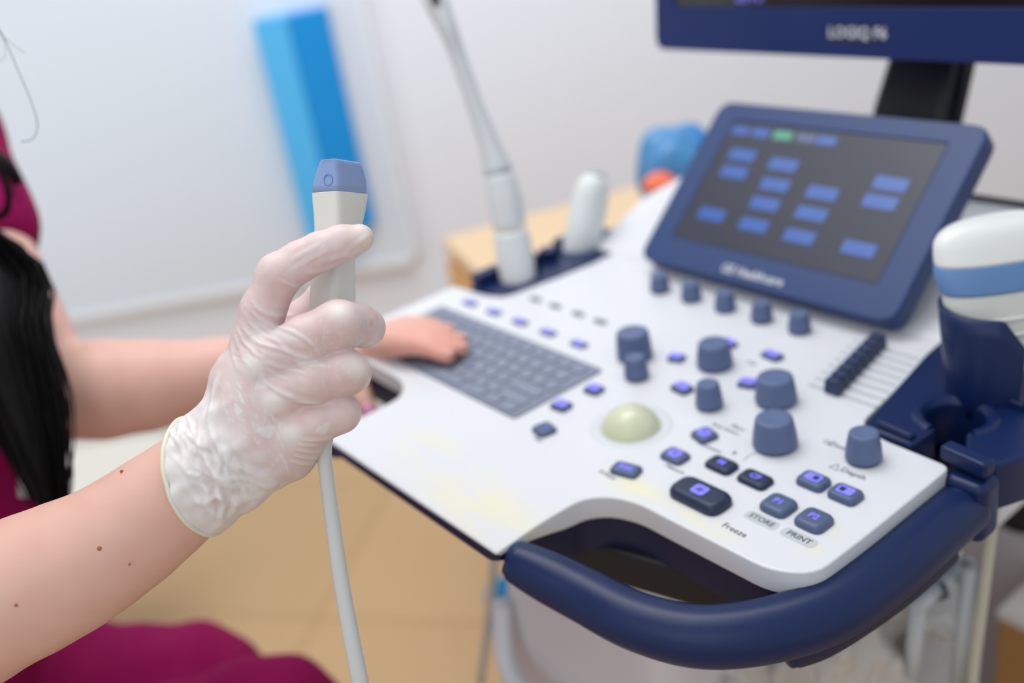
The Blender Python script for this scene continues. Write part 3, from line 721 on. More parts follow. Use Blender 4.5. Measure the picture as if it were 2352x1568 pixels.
def small(name, c_, rad, m_, n=12):
    mb = MB(); V_ = []; F_ = []
    for i in range(n+1):
        for j in range(2*n):
            t, p = math.pi*i/n, math.pi*j/n; V_.append(c_+fwd*math.cos(t)*rad[0]+side*math.sin(t)*math.cos(p)*rad[1]+upv*math.sin(t)*math.sin(p)*rad[2])
    for i in range(n):
        for j in range(2*n): F_.append((i*2*n+j, i*2*n+(j+1) % (2*n), (i+1)*2*n+(j+1) % (2*n), (i+1)*2*n+j))
    mb.add(V_, F_); return mb.build(name, m_, body)
for s_ in (-1, 1):
    small('eye', head+fwd*.080+side*.030*s_+upv*.008, (.009, .012, .007), mat('eye_white', 'E8E4E0', .2)); small('iris', head+fwd*.0865+side*.031*s_+upv*.008, (.003, .005, .005), mat('iris_brown', '3A2418', .2))
    small('eyebrow', head+fwd*.087+side*.031*s_+upv*.028, (.005, .016, .0028), mat('brow_dark', '1A1210', .7))
small('lips', head+fwd*.090-upv*.052, (.006, .020, .007), mat('lip_rose', 'B8615E', .4))
# nails of the left hand
def nail(p, n_, along, r, m_, parent, name='nail'):
    mb = MB(); z = Vector(n_).normalized(); x = Vector(along); x = (x-z*x.dot(z)).normalized(); y = z.cross(x)
    R = Matrix((x, y, z)).transposed(); V_ = []; F_ = []
    for i in range(7):
        for j in range(7):
            u, v = (i-3)/3, (j-3)/3; V_.append(Vector(p)+R @ Vector((u*r*1.25*(1-.12*v*v), v*r*(1-.12*u*u), -v*v*r*.32)))
    for i in range(6):
        for j in range(6): F_.append((i*7+j, (i+1)*7+j, (i+1)*7+j+1, i*7+j+1))
    mb.add(V_, F_); o = mb.build(name, m_, parent); s_ = o.modifiers.new('s', 'SOLIDIFY'); s_.thickness = .0006; return o
PINK = mat('nail_pink', 'E0A098', 0.25, coat=.5)
for i in range(4):
    nail(TI[i]+upv*.0060-(TI[i]-KN[i])*.02, upv, TI[i]-KN[i], .0040, PINK, body)
nail(th3+BK*.0082, BK, th3-th2, .0056, mat('nail_bright_pink', 'F0A0CC', 0.25, coat=.5), body)
# scrub top with short sleeves
ft = Field((-1.32, -.42, .46), (-.50, .38, 1.24), 0.006); S_ = ft.new()
cone(ft, S_, chest+upv*.04, hips+upv*.02, .142, .145, .05, (fwd, .80))
cone(ft, S_, P2(-95, 1010, .80), P2(-85, 1150, .80), .056, .06, .05)
cone(ft, S_, chest+upv*.10-side*.10, chest+upv*.10+side*.10, .082, .082, .05)
for sh, el in ((shR, elbR), (shL, elbL)):
    cone(ft, S_, chest+upv*.12+(sh-chest-upv*.12)*.4, sh, .07, .068, .04); cone(ft, S_, sh, sh+(el-sh)*.42, .060, .055, .02)
V, Q = surface(ft, S_, 3)
N = vnormals(V, Q)
V = V+N*(0.004*np.sin(V[:, 2]*55+V[:, 0]*40)*np.sin(V[:, 1]*33+V[:, 2]*20))[:, None]
fastmesh('scrub_top', V, Q, MAG, person)
fp = Field((-1.30, -.42, .03), (-.40, .50, .78), 0.006); S_ = fp.new()
cone(fp, S_, hips+upv*.06, hips, .135, .135, .05, (fwd, .9))
cone(fp, S_, hipR, hipL, .118, .118, .04)
for hp, kn, an in ((hipR, kneeR, ankR), (hipL, kneeL, ankL)):
    cone(fp, S_, hp, kn, .096, .074, .03); cone(fp, S_, kn, an+upv*.03, .072, .058, .03)
V, Q = surface(fp, S_, 3); N = vnormals(V, Q)
V = V+N*(0.0035*np.sin(V[:, 0]*60+V[:, 1]*25)*np.sin(V[:, 1]*50-V[:, 2]*30))[:, None]
fastmesh('scrub_trousers', V, Q, MAG, person)
for an in (ankR, ankL):
    mb = MB(); f2 = fwd
    pts = [an-f2*.05+np.array([0, 0, -.055]), an+np.array([0, 0, -.04]), an+f2*.09+np.array([0, 0, -.055]), an+f2*.17+np.array([0, 0, -.062])]
    mb.tube([tuple(p) for p in spline(pts, 14)], list(np.interp(np.linspace(0, 1, 14), [0, .15, .5, .85, 1], [.02, .038, .040, .032, .014])), 20, flat=.62); mb.build('shoe', mat('shoe_white', 'DADADA', .5), person)
# hair: a core and many strands falling over the chest to the lap
HAIR = mat('hair_black', '060507', 0.45, spec=0.15)
mb = MB()
hc = [head+upv*.02+side*.05, head-upv*.10+side*.085+fwd*.01, P2(-95, 560, .76), P2(-10, 760, .735), P2(52, 930, .725), P2(92, 1060, .72), P2(118, 1165, .72)]
hs = spline(hc, 40)
wr = np.interp(np.linspace(0, 1, 40), [0, .2, .45, .65, .85, 1], [.03, .045, .036, .030, .020, .010])
mb.tube([tuple(p) for p in hs], list(wr*.8), 18, flat=.9)
for i in range(420):
    a = rng.uniform(0, 2*math.pi); rr_ = math.sqrt(rng.uniform(.1, 1)); ph = rng.uniform(0, 6.3); e = rng.uniform(.86, 1.03) if i % 5 else rng.uniform(.7, 1.06)
    pts = []
    for j in range(0, 40, 2):
        t = j/39; w2 = wr[j]*(1+.12*math.sin(ph+t*9)); c_ = hs[min(int(j*e), 39)]+(hs[39]-hs[38])*max(0, j*e-39)
        pts.append(tuple(c_+RT*math.cos(a+t*.8)*rr_*w2*1.15+BK*math.sin(a+t*.8)*rr_*w2*.8))
    mb.tube(pts, [.0012*(1-.5*j/20) for j in range(20)], 5)
ellc = head+upv*.015-fwd*.015
for i in range(220):                           # hair over the head
    az = rng.uniform(0, 2*math.pi); d_ = np.array([math.cos(az), math.sin(az), 0]); 
    if d_@fwd > .80: continue
    pts = []
    for t in np.linspace(0, 1, 10):
        el_ = math.pi/2*(1-t*1.25); p_ = ellc+d_*math.cos(el_)*.098+upv*math.sin(el_)*.118
        if el_ < 0: p_ = ellc+d_*.098+upv*(el_*.14)
        pts.append(tuple(p_))
    mb.tube(pts, .006, 5)
for (pts, d_, r) in [([(-30, 20), (10, 90), (45, 170), (72, 235), (86, 285), (76, 318), (48, 326)], .62, .00022), ([(-20, 60), (20, 95), (58, 122)], .62, .00012), ([(-20, 150), (10, 130), (8, 90), (-10, 60)], .62, .00012)]:
    mb.tube([tuple(P2(p[0], p[1], d_)) for p in spline(pts, 30)], r, 6)
# loop of hair lying at the sleeve
mb.tube([tuple(P2(p[0], p[1], .80)) for p in spline([(-40, 330), (-5, 372), (14, 420), (20, 462), (8, 492), (-30, 500)], 20)], .003, 8)
mb.tube([tuple(P2(p[0], p[1], .84)) for p in spline([(-40, 335), (0, 362), (28, 392), (42, 420)], 20)], .005, 8)
mb.build('hair', HAIR, person)
mb = MB()
R_ = Matrix((Vector(RT), Vector(UP), Vector(BK))).transposed()
V_, F_ = prism_vf(rrect(.012, .016, .003), 0, .003); mb.add([Vector(P2(62, 1118, .74))+R_ @ Vector(v) for v in V_], F_)
mb.build('badge_clip', mat('clip_silver', 'B8BAC0', .3, metal=.6), person)

# ---------------------------------------------------------------- the gloved right hand
Z0 = .480
def hp(px, py, dz=0.0): return P2(px, py, Z0+dz*.001)          # dz in millimetres away from the viewer
px1 = Z0/LENS
fh = Field(np.min([hp(350, 480, -30), hp(920, 480, -30), hp(350, 1260, -30), hp(920, 1260, -30), hp(350, 480, 75), hp(920, 480, 75), hp(350, 1260, 75), hp(920, 1260, 75)], axis=0),
           np.max([hp(350, 480, -30), hp(920, 480, -30), hp(350, 1260, -30), hp(920, 1260, -30), hp(350, 480, 75), hp(920, 480, 75), hp(350, 1260, 75), hp(920, 1260, 75)], axis=0), 0.00075)
def chain(F, pts, k):
    for a, b_ in zip(pts, pts[1:]): cone(fh, F, hp(*a[:3]), hp(*b_[:3]), a[3]*px1, b_[3]*px1, k)
mm = .001
IX = fh.new(); chain(IX, [(592, 775, 4, 50), (604, 712, 0, 49), (640, 632, -2, 50)], 4*mm); chain(IX, [(640, 632, -2, 50), (690, 600, -1, 45), (735, 578, 0, 44)], 3*mm); chain(IX, [(735, 578, 0, 44), (785, 560, 1, 42), (826, 547, 3, 33)], 3*mm)
MI = fh.new(); chain(MI, [(618, 822, -2, 52), (700, 782, -9, 55), (778, 747, -8, 55)], 4*mm); chain(MI, [(778, 747, -8, 55), (820, 745, 4, 48), (838, 752, 16, 46)], 4*mm); chain(MI, [(838, 752, 16, 46), (845, 762, 30, 40)], 3*mm)
RI = fh.new(); chain(RI, [(645, 905, -1, 50), (720, 875, -9, 50), (795, 855, -7, 50)], 4*mm); chain(RI, [(795, 855, -7, 50), (806, 858, 10, 44), (795, 862, 26, 38)], 4*mm); chain(RI, [(795, 862, 26, 38), (765, 868, 36, 34)], 3*mm)
PI_ = fh.new(); chain(PI_, [(688, 985, 2, 46), (735, 965, -4, 46), (782, 948, -2, 43)], 4*mm); chain(PI_, [(782, 948, -2, 43), (785, 948, 13, 38), (770, 948, 26, 34)], 4*mm)
TH = fh.new(); chain(TH, [(560, 930, 30, 62), (640, 810, 42, 56), (700, 735, 46, 50)], 6*mm); chain(TH, [(700, 735, 46, 50), (750, 680, 44, 44), (782, 640, 38, 40)], 4*mm)
PA = fh.new()
chain(PA, [(592, 775, 4, 50), (545, 870, 6, 52), (500, 990, 10, 60)], 8*mm)
chain(PA, [(618, 830, -2, 52), (560, 940, 2, 60), (505, 1040, 10, 78)], 8*mm)
chain(PA, [(650, 912, -1, 50), (590, 1000, 3, 62), (520, 1070, 10, 80)], 8*mm)
chain(PA, [(686, 990, 3, 50), (640, 1040, 8, 58), (560, 1085, 12, 75)], 8*mm)
chain(PA, [(700, 1012, 10, 48), (668, 1042, 18, 52), (600, 1070, 22, 60)], 8*mm)
chain(PA, [(590, 900, 28, 60), (660, 960, 32, 55), (560, 1000, 26, 78)], 8*mm)
# glove sleeve over the wrist, open at a rolled bead
axd = (P2(452, 1086, .4935)-P2(560, 1020, .490)); axd /= np.linalg.norm(axd)
chain(PA, [(545, 1028, 11, 112), (508, 1056, 12, 114), (478, 1080, 13, 121), (430, 1106, 14, 131), (370, 1130, 15, 136)], 8*mm)
FG = smin(MI, IX, 1.2*mm); FG = smin(FG, RI, 1.0*mm); FG = smin(FG, PI_, 1.0*mm)
G = smin(FG, PA, 7*mm); G = smin(G, TH, 3*mm)
# slanted opening: the ring leans so that its near side sits closer to the elbow
rc = P2(462, 1086, .4935)
nrm = -RT*.955-UP*.30-BK*0.24; nrm /= np.linalg.norm(nrm)
x, y, z = fh.coords((slice(None),)*3)
cut = ((x-rc[0])*nrm[0]+(y-rc[1])*nrm[1]+(z-rc[2])*nrm[2]).astype(np.float32)
G = np.maximum(G, cut)
V, Q = surface(fh, G, 2); N = vnormals(V, Q); X_, Y_, D_ = project(V)
face = np.clip((N @ BK)*1.6+.15, 0, 1)
disp = np.zeros(len(V))
def fold(pts, amp, w, groove=.5, fade=True):
    """a raised tension line of latex with a dip on each side"""
    global disp
    S = spline(pts, 24); sel = (X_ > S[:, 0].min()-5*w) & (X_ < S[:, 0].max()+5*w) & (Y_ > S[:, 1].min()-5*w) & (Y_ < S[:, 1].max()+5*w) & (face > 0)
    d, p, sd = seg_dist(X_[sel], Y_[sel], S)
    e = np.clip(np.minimum(p, 1-p)*6, 0, 1) if fade else 1.0
    prof_ = np.exp(-(d/w)**2)-groove*np.exp(-((d-2.0*w)/(1.1*w))**2)
    disp[sel] += amp*e*prof_*face[sel]
def dent(px, py, rx, ry, amp, ang=0.0):
    global disp
    c_, s_ = math.cos(ang), math.sin(ang); u = (X_-px)*c_+(Y_-py)*s_; v = -(X_-px)*s_+(Y_-py)*c_
    disp += amp*np.exp(-(u/rx)**2-(v/ry)**2)*face
# folds fanning from behind the index knuckle
fold([(577, 688), (592, 706), (616, 719), (645, 724), (676, 723)], .55*mm, 5)
fold([(570, 702), (592, 728), (626, 745), (672, 762), (720, 792), (742, 822)], .50*mm, 4.5)
fold([(560, 716), (576, 742), (603, 764), (640, 788), (668, 812)], .40*mm, 4.5)
fold([(552, 735), (566, 762), (592, 786), (640, 800), (690, 818), (738, 826)], .55*mm, 5)
fold([(545, 750), (556, 778), (578, 804), (606, 826)], .40*mm, 4)
fold([(540, 768), (550, 800), (570, 834)], .35*mm, 4); fold([(530, 790), (538, 826), (548, 856)], .3*mm, 4)
fold([(600, 830), (640, 842), (680, 850), (712, 862)], .35*mm, 5); fold([(592, 866), (622, 886), (660, 908), (700, 920), (742, 924)], .55*mm, 5)
fold([(606, 842), (640, 862), (668, 872)], .3*mm, 4); fold([(662, 921), (700, 926), (740, 926), (768, 924)], .4*mm, 4)
fold([(640, 640), (664, 652), (690, 660), (706, 657)], .45*mm, 4); fold([(650, 628), (662, 640), (680, 650)], .25*mm, 4)
fold([(812, 772), (820, 780), (836, 786), (858, 788)], .35*mm, 4); fold([(822, 766), (840, 776), (862, 770), (874, 756)], .3*mm, 4)
fold([(752, 604), (770, 596), (800, 588), (836, 568)], .5*mm, 6); fold([(790, 585), (812, 567), (834, 550), (850, 538)], .3*mm, 5)
fold([(702, 622), (724, 626), (752, 620), (790, 606)], .35*mm, 5); fold([(665, 600), (700, 580), (740, 560)], .25*mm, 6)
dent(775, 602, 30, 9, -.7*mm, -.45); dent(728, 640, 30, 9, -.5*mm, -.4)
for i, (a, b_) in enumerate([((680, 1020), (760, 1018)), ((676, 1032), (752, 1034)), ((672, 1044), (742, 1050)), ((664, 1056), (728, 1064)), ((690, 1010), (770, 1005))]):
    fold([a, ((a[0]+b_[0])/2, (a[1]+b_[1])/2+5), b_], .5*mm, 4)
# knuckles under the stretched latex
for (kx, ky, a_) in [(578, 840, .9), (627, 922, .9), (668, 1000, .7), (596, 768, .4), (785, 720, .35), (808, 838, .3)]: dent(kx, ky, 24, 20, a_*mm, .5)
dent(600, 880, 16, 12, -.6*mm); dent(648, 962, 16, 12, -.6*mm)
# wrist: long tension folds and small crumples
fold([(505, 848), (490, 900), (488, 960), (500, 1010), (530, 1052), (570, 1086), (606, 1106), (655, 1112)], .95*mm, 6)
fold([(496, 880), (480, 950), (492, 1010), (520, 1060), (562, 1098), (612, 1118), (662, 1112)], .7*mm, 5)
fold([(470, 942), (482, 1000), (510, 1046), (548, 1080), (574, 1102), (624, 1122)], .8*mm, 6)
fold([(454, 948), (460, 1010), (482, 1064), (512, 1110), (552, 1142), (598, 1156)], .9*mm, 7)
fold([(438, 952), (434, 1010), (452, 1070), (476, 1130), (480, 1180)], .6*mm, 6); fold([(424, 954), (412, 1010), (424, 1070), (450, 1120)], .5*mm, 6)
fold([(488, 1090), (520, 1100), (560, 1104), (600, 1128)], .6*mm, 6); fold([(536, 1092), (560, 1112), (600, 1124)], .4*mm, 5)
fold([(480, 1150), (500, 1140), (520, 1160), (506, 1190)], .6*mm, 6); fold([(520, 1130), (540, 1160), (530, 1190)], .6*mm, 6)
fold([(455, 1110), (478, 1128), (492, 1160), (486, 1200)], .6*mm, 6); fold([(560, 1120), (570, 1140), (590, 1146)], .5*mm, 5)
r2 = np.random.default_rng(11)
_slv = np.clip((((V-rc) @ axd)+.046)/.016, 0, 1)
q_ = (V-rc)*1000
disp += .00045*_slv*(np.sin(q_@np.array([.31, .22, -.18])+1.3*np.sin(q_@np.array([-.12, .17, .25])))+.7*np.sin(q_@np.array([-.28, .35, .21])+1.7*np.sin(q_@np.array([.2, -.1, .15]))))
for (a, b_, c_, am) in [((436, 960), (470, 1060), (560, 1150), .9), ((425, 985), (440, 1090), (500, 1170), .8), ((452, 1010), (500, 1100), (600, 1135), .7), ((408, 1040), (440, 1130), (520, 1200), .8), ((470, 1120), (520, 1150), (560, 1160), .7), ((500, 1010), (540, 1070), (640, 1100), .6), ((440, 1150), (480, 1150), (540, 1130), .6), ((500, 1120), (512, 1160), (500, 1200), .7)]:
    fold([a, b_, c_], am*mm, 8, .7)
for _ in range(60):
    t = r2.uniform(0, 1); cx_ = 405+150*t+r2.uniform(-30, 30); cy_ = 1000+130*t+r2.uniform(-55, 60); an = r2.normal(1.0, .35); L_ = r2.uniform(14, 42)
    fold([(cx_-math.cos(an)*L_, cy_-math.sin(an)*L_), (cx_+r2.uniform(-5, 5), cy_), (cx_+math.cos(an)*L_, cy_+math.sin(an)*L_)], r2.uniform(.15, .5)*mm, r2.uniform(3.5, 6))
for _ in range(40):
    t = r2.uniform(0, 1); cx_ = 552+40*t+r2.uniform(-14, 40); cy_ = 850-140*t+r2.uniform(-20, 20); an = r2.normal(.75, .2); L_ = r2.uniform(10, 26)
    fold([(cx_-math.cos(an)*L_, cy_-math.sin(an)*L_), (cx_, cy_-2), (cx_+math.cos(an)*L_, cy_+math.sin(an)*L_)], r2.uniform(.06, .16)*mm, 3.5)
V = V+N*disp[:, None]
# latex tone: pale where it stands off or is stretched over a knuckle, pinker where the hand shows through
base = np.array(srgb('E2CECC')[:3]); pale = np.array(srgb('EAE6E5')[:3]); crm = np.array(srgb('F2E8DC')[:3]); pink = np.array(srgb('D8B2AC')[:3])
col = np.tile(base, (len(V), 1))
def tint(c_, w): 
    global col
    w = np.clip(w, 0, 1)[:, None]; col = col*(1-w)+c_*w
def spot(px, py, rx, ry, ang=0):
    c_, s_ = math.cos(ang), math.sin(ang); u = (X_-px)*c_+(Y_-py)*s_; v = -(X_-px)*s_+(Y_-py)*c_
    return np.exp(-(u/rx)**2-(v/ry)**2)
wave = .5+.5*np.sin(X_*.11+np.sin(Y_*.07)*2)*np.sin(Y_*.09+np.sin(X_*.05)*2)
tint(pink, .45*spot(640, 670, 60, 40)+.5*spot(745, 765, 70, 45)+.5*spot(770, 870, 60, 35)+.4*spot(700, 940, 60, 30)+.25*wave)
# wrist sleeve: s along the arm
sl = ((V-rc) @ axd)
tint(pale, np.clip((sl+.040)/.012, 0, 1)*(.85-.25*wave))
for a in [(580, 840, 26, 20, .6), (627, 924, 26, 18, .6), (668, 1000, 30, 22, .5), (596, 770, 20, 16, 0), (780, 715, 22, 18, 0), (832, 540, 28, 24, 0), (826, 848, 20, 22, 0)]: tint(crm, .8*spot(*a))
def patch(px, py, rx, ry, ang, c_=pale, amt=.8, seed=0):
    cc, ss = math.cos(ang), math.sin(ang); u = ((X_-px)*cc+(Y_-py)*ss)/rx; v = (-(X_-px)*ss+(Y_-py)*cc)/ry
    rr_ = np.hypot(u, v)+.18*np.sin(3*np.arctan2(v, u)+seed)+.08*np.sin(7*np.arctan2(v, u)+seed*2); tint(c_, amt*np.clip((1-rr_)*5, 0, 1)*(face > .3))
patch(612, 990, 22, 15, 0, seed=1); patch(555, 915, 5, 17, -.45, seed=2); patch(546, 940, 8, 16, -.5, seed=3); patch(600, 878, 14, 22, .3, seed=4, amt=.6); patch(706, 830, 40, 12, .25, seed=5, amt=.55)
patch(742, 985, 18, 12, -.6, seed=6, amt=.5); patch(853, 742, 6, 9, .2, pink, .7, 2); patch(640, 765, 50, 14, .45, seed=7, amt=.5)
patch(724, 590, 26, 12, -.5, pink, .5, 3); patch(690, 570, 24, 6, -.5, pink, .4, 4); patch(712, 590, 60, 10, -.55, seed=2, amt=.4)
for _ in range(60):
    t = r2.uniform(0, 1); patch(520+150*t+r2.uniform(-30, 30), 930+140*t+r2.uniform(-70, 40), r2.uniform(1.5, 3), r2.uniform(6, 16), -.5+r2.normal(0, .08), pale, r2.uniform(.25, .6), r2.uniform(0, 6))
for _ in range(90):
    patch(r2.uniform(700, 850), r2.uniform(730, 900), r2.uniform(1.5, 2.5), r2.uniform(2, 6), r2.uniform(-.5, .5), pale, r2.uniform(.2, .45), r2.uniform(0, 6))
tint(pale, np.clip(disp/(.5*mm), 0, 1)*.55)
GLV = mat('latex_glove', 'E0D0CC', 0.42, spec=0.4, sss=0.15, sss_rad=(0.006, 0.003, 0.002), attr='tone', bump=0.35, bscale=700, bdist=0.00025)
glove = fastmesh('latex_glove', V, Q, GLV, person, np.clip(col, 0, 1))
# rolled bead at the opening: follows the rim of the sleeve
rim = np.where(np.abs((V-rc) @ nrm) < .0016)[0]
e1 = np.cross(nrm, BK); e1 /= np.linalg.norm(e1); e2 = np.cross(nrm, e1)
ang = np.arctan2((V[rim]-rc) @ e2, (V[rim]-rc) @ e1); rad = np.hypot((V[rim]-rc) @ e2, (V[rim]-rc) @ e1)
ring = []
for a in np.linspace(-math.pi, math.pi, 72, endpoint=False):
    d = np.abs((ang-a+math.pi) % (2*math.pi)-math.pi); s_ = d < .12
    r = np.percentile(rad[s_], 92) if s_.any() else .028
    ring.append(r)
ring = np.array(ring); ring = (np.roll(ring, 1)+np.roll(ring, -1)+2*ring)/4
rp = [rc+nrm*.0006+(e1*math.cos(a)+e2*math.sin(a))*r for a, r in zip(np.linspace(-math.pi, math.pi, 72, endpoint=False), ring)]
def ring_tube(P, r, n=12):
    k_ = len(P); P = [Vector(p) for p in P]; V_ = []; F_ = []; c0 = sum(P, Vector())/k_
    for i in range(k_):
        t = (P[(i+1) % k_]-P[i-1]).normalized(); o_ = (P[i]-c0); o_ = (o_-t*o_.dot(t)).normalized(); b_ = t.cross(o_)
        for j in range(n):
            w = 2*math.pi*j/n; V_.append(P[i]+o_*math.cos(w)*r+b_*math.sin(w)*r)
    for i in range(k_):
        for j in range(n): F_.append((i*n+j, i*n+(j+1) % n, ((i+1) % k_)*n+(j+1) % n, ((i+1) % k_)*n+j))
    return V_, F_
mb = MB(); V_, F_ = ring_tube(rp, .0012); mb.add(V_, F_); mb.build('rolled_cuff', mat('latex_bead', 'E8E3CF', .45, sss=.1), glove)

# ---------------------------------------------------------------- probe held in the hand
pr = empty('ultrasound_probe', tuple(P2(775, 560, .497)), 'slim white ultrasound probe with light blue nose held upright in the gloved hand', 'ultrasound probe')
phi = math.radians(29)
e1 = math.cos(phi)*RT+math.sin(phi)*BK          # across the narrow face
e2 = math.sin(phi)*RT-math.cos(phi)*BK+.06*UP          # across the broad face, going away
def section(px_l, px_c, px_r, py, rnd, D0=.4895, slope=0.0):
    """outline of the body at one height: corner nearest the viewer at px_c"""
    k_ = D0/LENS; yy = py
    w = 1.13*(px_c-px_l)*k_/math.cos(phi); b_ = (px_r-px_c)*k_/math.sin(phi)
    c0 = P2(px_c, py, D0)
    cen = c0-e1*w/2+e2*b_/2
    return [cen+e1*p[0]+e2*p[1] for p in rrect(w, b_, min(rnd, w*.45, b_*.45), 6)]
def lofted(secs, name, m_, parent, cap0=True, cap1=True):
    n = len(secs[0]); V_ = [p for s_ in secs for p in s_]; F_ = []
    for i in range(len(secs)-1):
        for j in range(n): F_.append((i*n+j, i*n+(j+1) % n, (i+1)*n+(j+1) % n, (i+1)*n+j))
    if cap0: F_.append(tuple(reversed(range(n))))
    if cap1: F_.append(tuple(range((len(secs)-1)*n, len(secs)*n)))
    return raw(name, V_, F_, m_, parent)
def pt(a, b_, t): return [x_*(1-t)+y_*t for x_, y_ in zip(a, b_)]
nose_k = [(437, 712.5, 774, 832, 3.2), (420, 713.5, 773.5, 832.5, 3.2), (405, 717, 773, 831.5, 3.2), (385, 723.5, 771.5, 827, 3.2), (372, 728.5, 770, 823, 3.0), (366, 731.5, 768.5, 819, 2.6), (363.5, 735, 766, 815, 2.2)]
lofted([section(a[1], a[2], a[3], a[0], a[4]*mm, ) for a in nose_k], 'nose_cap', mat('probe_blue', '8FA5D2', .35, noise=.02), pr)
body_k = [(437.5, 711.5, 774, 834, 3.4), (446, 711.5, 774.5, 834, 3.4), (460, 712, 775, 832.5, 3.6), (490, 714, 775, 829, 4), (520, 715.5, 774.5, 823, 4), (560, 715, 773, 815, 4), (600, 710, 771, 812, 4.2), (640, 706, 769, 812, 4.4),
          (700, 703.5, 768, 812, 4.5), (760, 704, 768, 808, 4.5), (800, 710, 768, 800, 4.5), (850, 718, 768, 790, 4), (900, 725, 765, 782, 3.5), (960, 730, 762, 774, 3), (1000, 728, 756, 766, 2.6)]
bs = spline([list(a) for a in body_k], 50)
lofted([section(a[1], a[2], a[3], a[0], a[4]*mm) for a in bs], 'probe_body', mat('probe_body_white', 'DEDDD6', .32, spec=.5), pr)
# round marker on the narrow face, with its sunken rim
w_ = (774-712)*.4895/LENS
cc = P2(752, 411, .4895)-BK*0; zax = Vector(np.cross(e1, UP)); 
fnorm = Vector(-e2); Rm = Matrix((Vector(e1), fnorm.cross(Vector(e1)), fnorm)).transposed()
c0 = P2(773.5, 411, .4895); foff = c0-e1*((773.5-752)*.4895/LENS/math.cos(phi))
mb = MB(); mb.lathe([(.0029, -.0006), (.0030, .0002), (.0027, .0005), (.00245, .0002), (.0023, -.0001), (.0001, -.00005)], foff, 40, rot=Rm); mb.build('marker_button', mat('marker_blue', '5590C8', .35), pr)
mb = MB(); V_, F_ = prism_vf(rrect(.0006, .0030, .0003), 0, .0003); mb.add([Vector(c0-e1*((773.5-757)*.4895/LENS/math.cos(phi))+UP*.0056)+Rm @ Vector(v)-fnorm*.0001 for v in V_], F_); mb.build('marker_tick', mat('marker_pale', 'B4C4E4', .4), pr)
# raised grip contour on the broad face
gp = [(812, 500), (806, 470), (816, 462), (828, 466)]
mb = MB()
mb.build('grip', CREAMW, pr) if False else None
cab = [(752, 985, .492, .0036), (745, 1040, .492, .00365), (752, 1110, .492, .0037), (764, 1200, .492, .0038), (778, 1300, .492, .0039), (795, 1400, .492, .0040), (812, 1490, .492, .0041), (832, 1590, .493, .0042), (850, 1700, .50, .0042), (880, 1850, .53, .0042), (960, 1950, .60, .0042)]
cs = spline([tuple(P2(*a[:3]))+(a[3],) for a in cab], 70)
mb = MB(); mb.tube([tuple(p[:3]) for p in cs], [p[3] for p in cs], 20); mb.build('cable', mat('cable_grey', 'CFD0CE', .42), pr)

# ---------------------------------------------------------------- the other probes
def at_y(px, py, y):
    r = AX.T @ np.array([(px-W_/2)/LENS, -(py-H_/2)/LENS, -1.0]); return EYE+r*(y/r[1])
cv = empty('convex_probe', tuple(P2(2300, 700, .635)), 'wide convex ultrasound probe with white domed head and blue band standing in the navy cup', 'ultrasound probe')
hor = Vector((ALONG.x, ALONG.y, 0)).normalized(); hor = np.array([.60, .80, 0]); dep_ = np.array([-.80, .60, 0])
def csec(px, py, a, b_, d=.632, e=2.4):
    c_ = P2(px, py, d); k_ = d/LENS; out = []
    for j in range(40):
        w = 2*math.pi*j/40; cs_, sn = math.cos(w), math.sin(w)
        out.append(c_+hor*a*k_*np.sign(cs_)*abs(cs_)**(2/e)+dep_*b_*k_*np.sign(sn)*abs(sn)**(2/e))
    return out
dome = spline([(2296, 493, 3, 2), (2296, 495, 60, 22), (2296, 503, 104, 38), (2297, 516, 134, 46), (2297, 536, 149, 50), (2298, 560, 152, 52), (2298, 586, 150, 53)], 24)
band = spline([(2298, 586, 150, 53), (2299, 607, 152, 54), (2300, 632, 147, 54), (2300, 652, 138, 53)], 12)
neck_ = spline([(2300, 652, 134, 51), (2301, 680, 132, 51), (2303, 712, 122, 50), (2306, 740, 104, 48), (2310, 775, 78, 44), (2315, 810, 50, 36), (2319, 840, 32, 28), (2321, 862, 25, 23)], 26)
lofted([csec(*p) for p in dome], 'lens_dome', mat('dome_white', 'E0E2E0', .3), cv); lofted([csec(*p) for p in band], 'blue_band', mat('band_blue', '5E83B4', .4), cv)
nk = lofted([csec(*p) for p in neck_], 'probe_body', mat('neck_white', 'C9CBC6', .4), cv)
for yy, a0 in ((712, 122), (748, 98)):
    pts = [csec(2303, yy, a0+1, 51, e=2.4)[j] for j in range(34, 40)]+[csec(2303, yy, a0+1, 51)[j] for j in range(0, 4)]
    mb = MB(); g = [csec(2303, yy, a0+1, 51)[j] for j in range(22, 36)]; mb.tube([tuple(p) for p in g], .0012, 8); mb.build('grip_ridge', mat('ridge_white', 'D6D8D4', .35), cv)
cc_ = spline([(2321, 858, .632), (2322, 900, .632), (2318, 960, .635), (2300, 1040, .645), (2292, 1110, .655), (2274, 1240, .68), (2254, 1400, .71), (2234, 1568, .75), (2220, 1800, .82)], 60)
mb = MB(); mb.tube([tuple(P2(*p)) for p in cc_], .0040, 16); mb.build('cable', mat('cable_cream', 'C2C2B4', .4), cv)

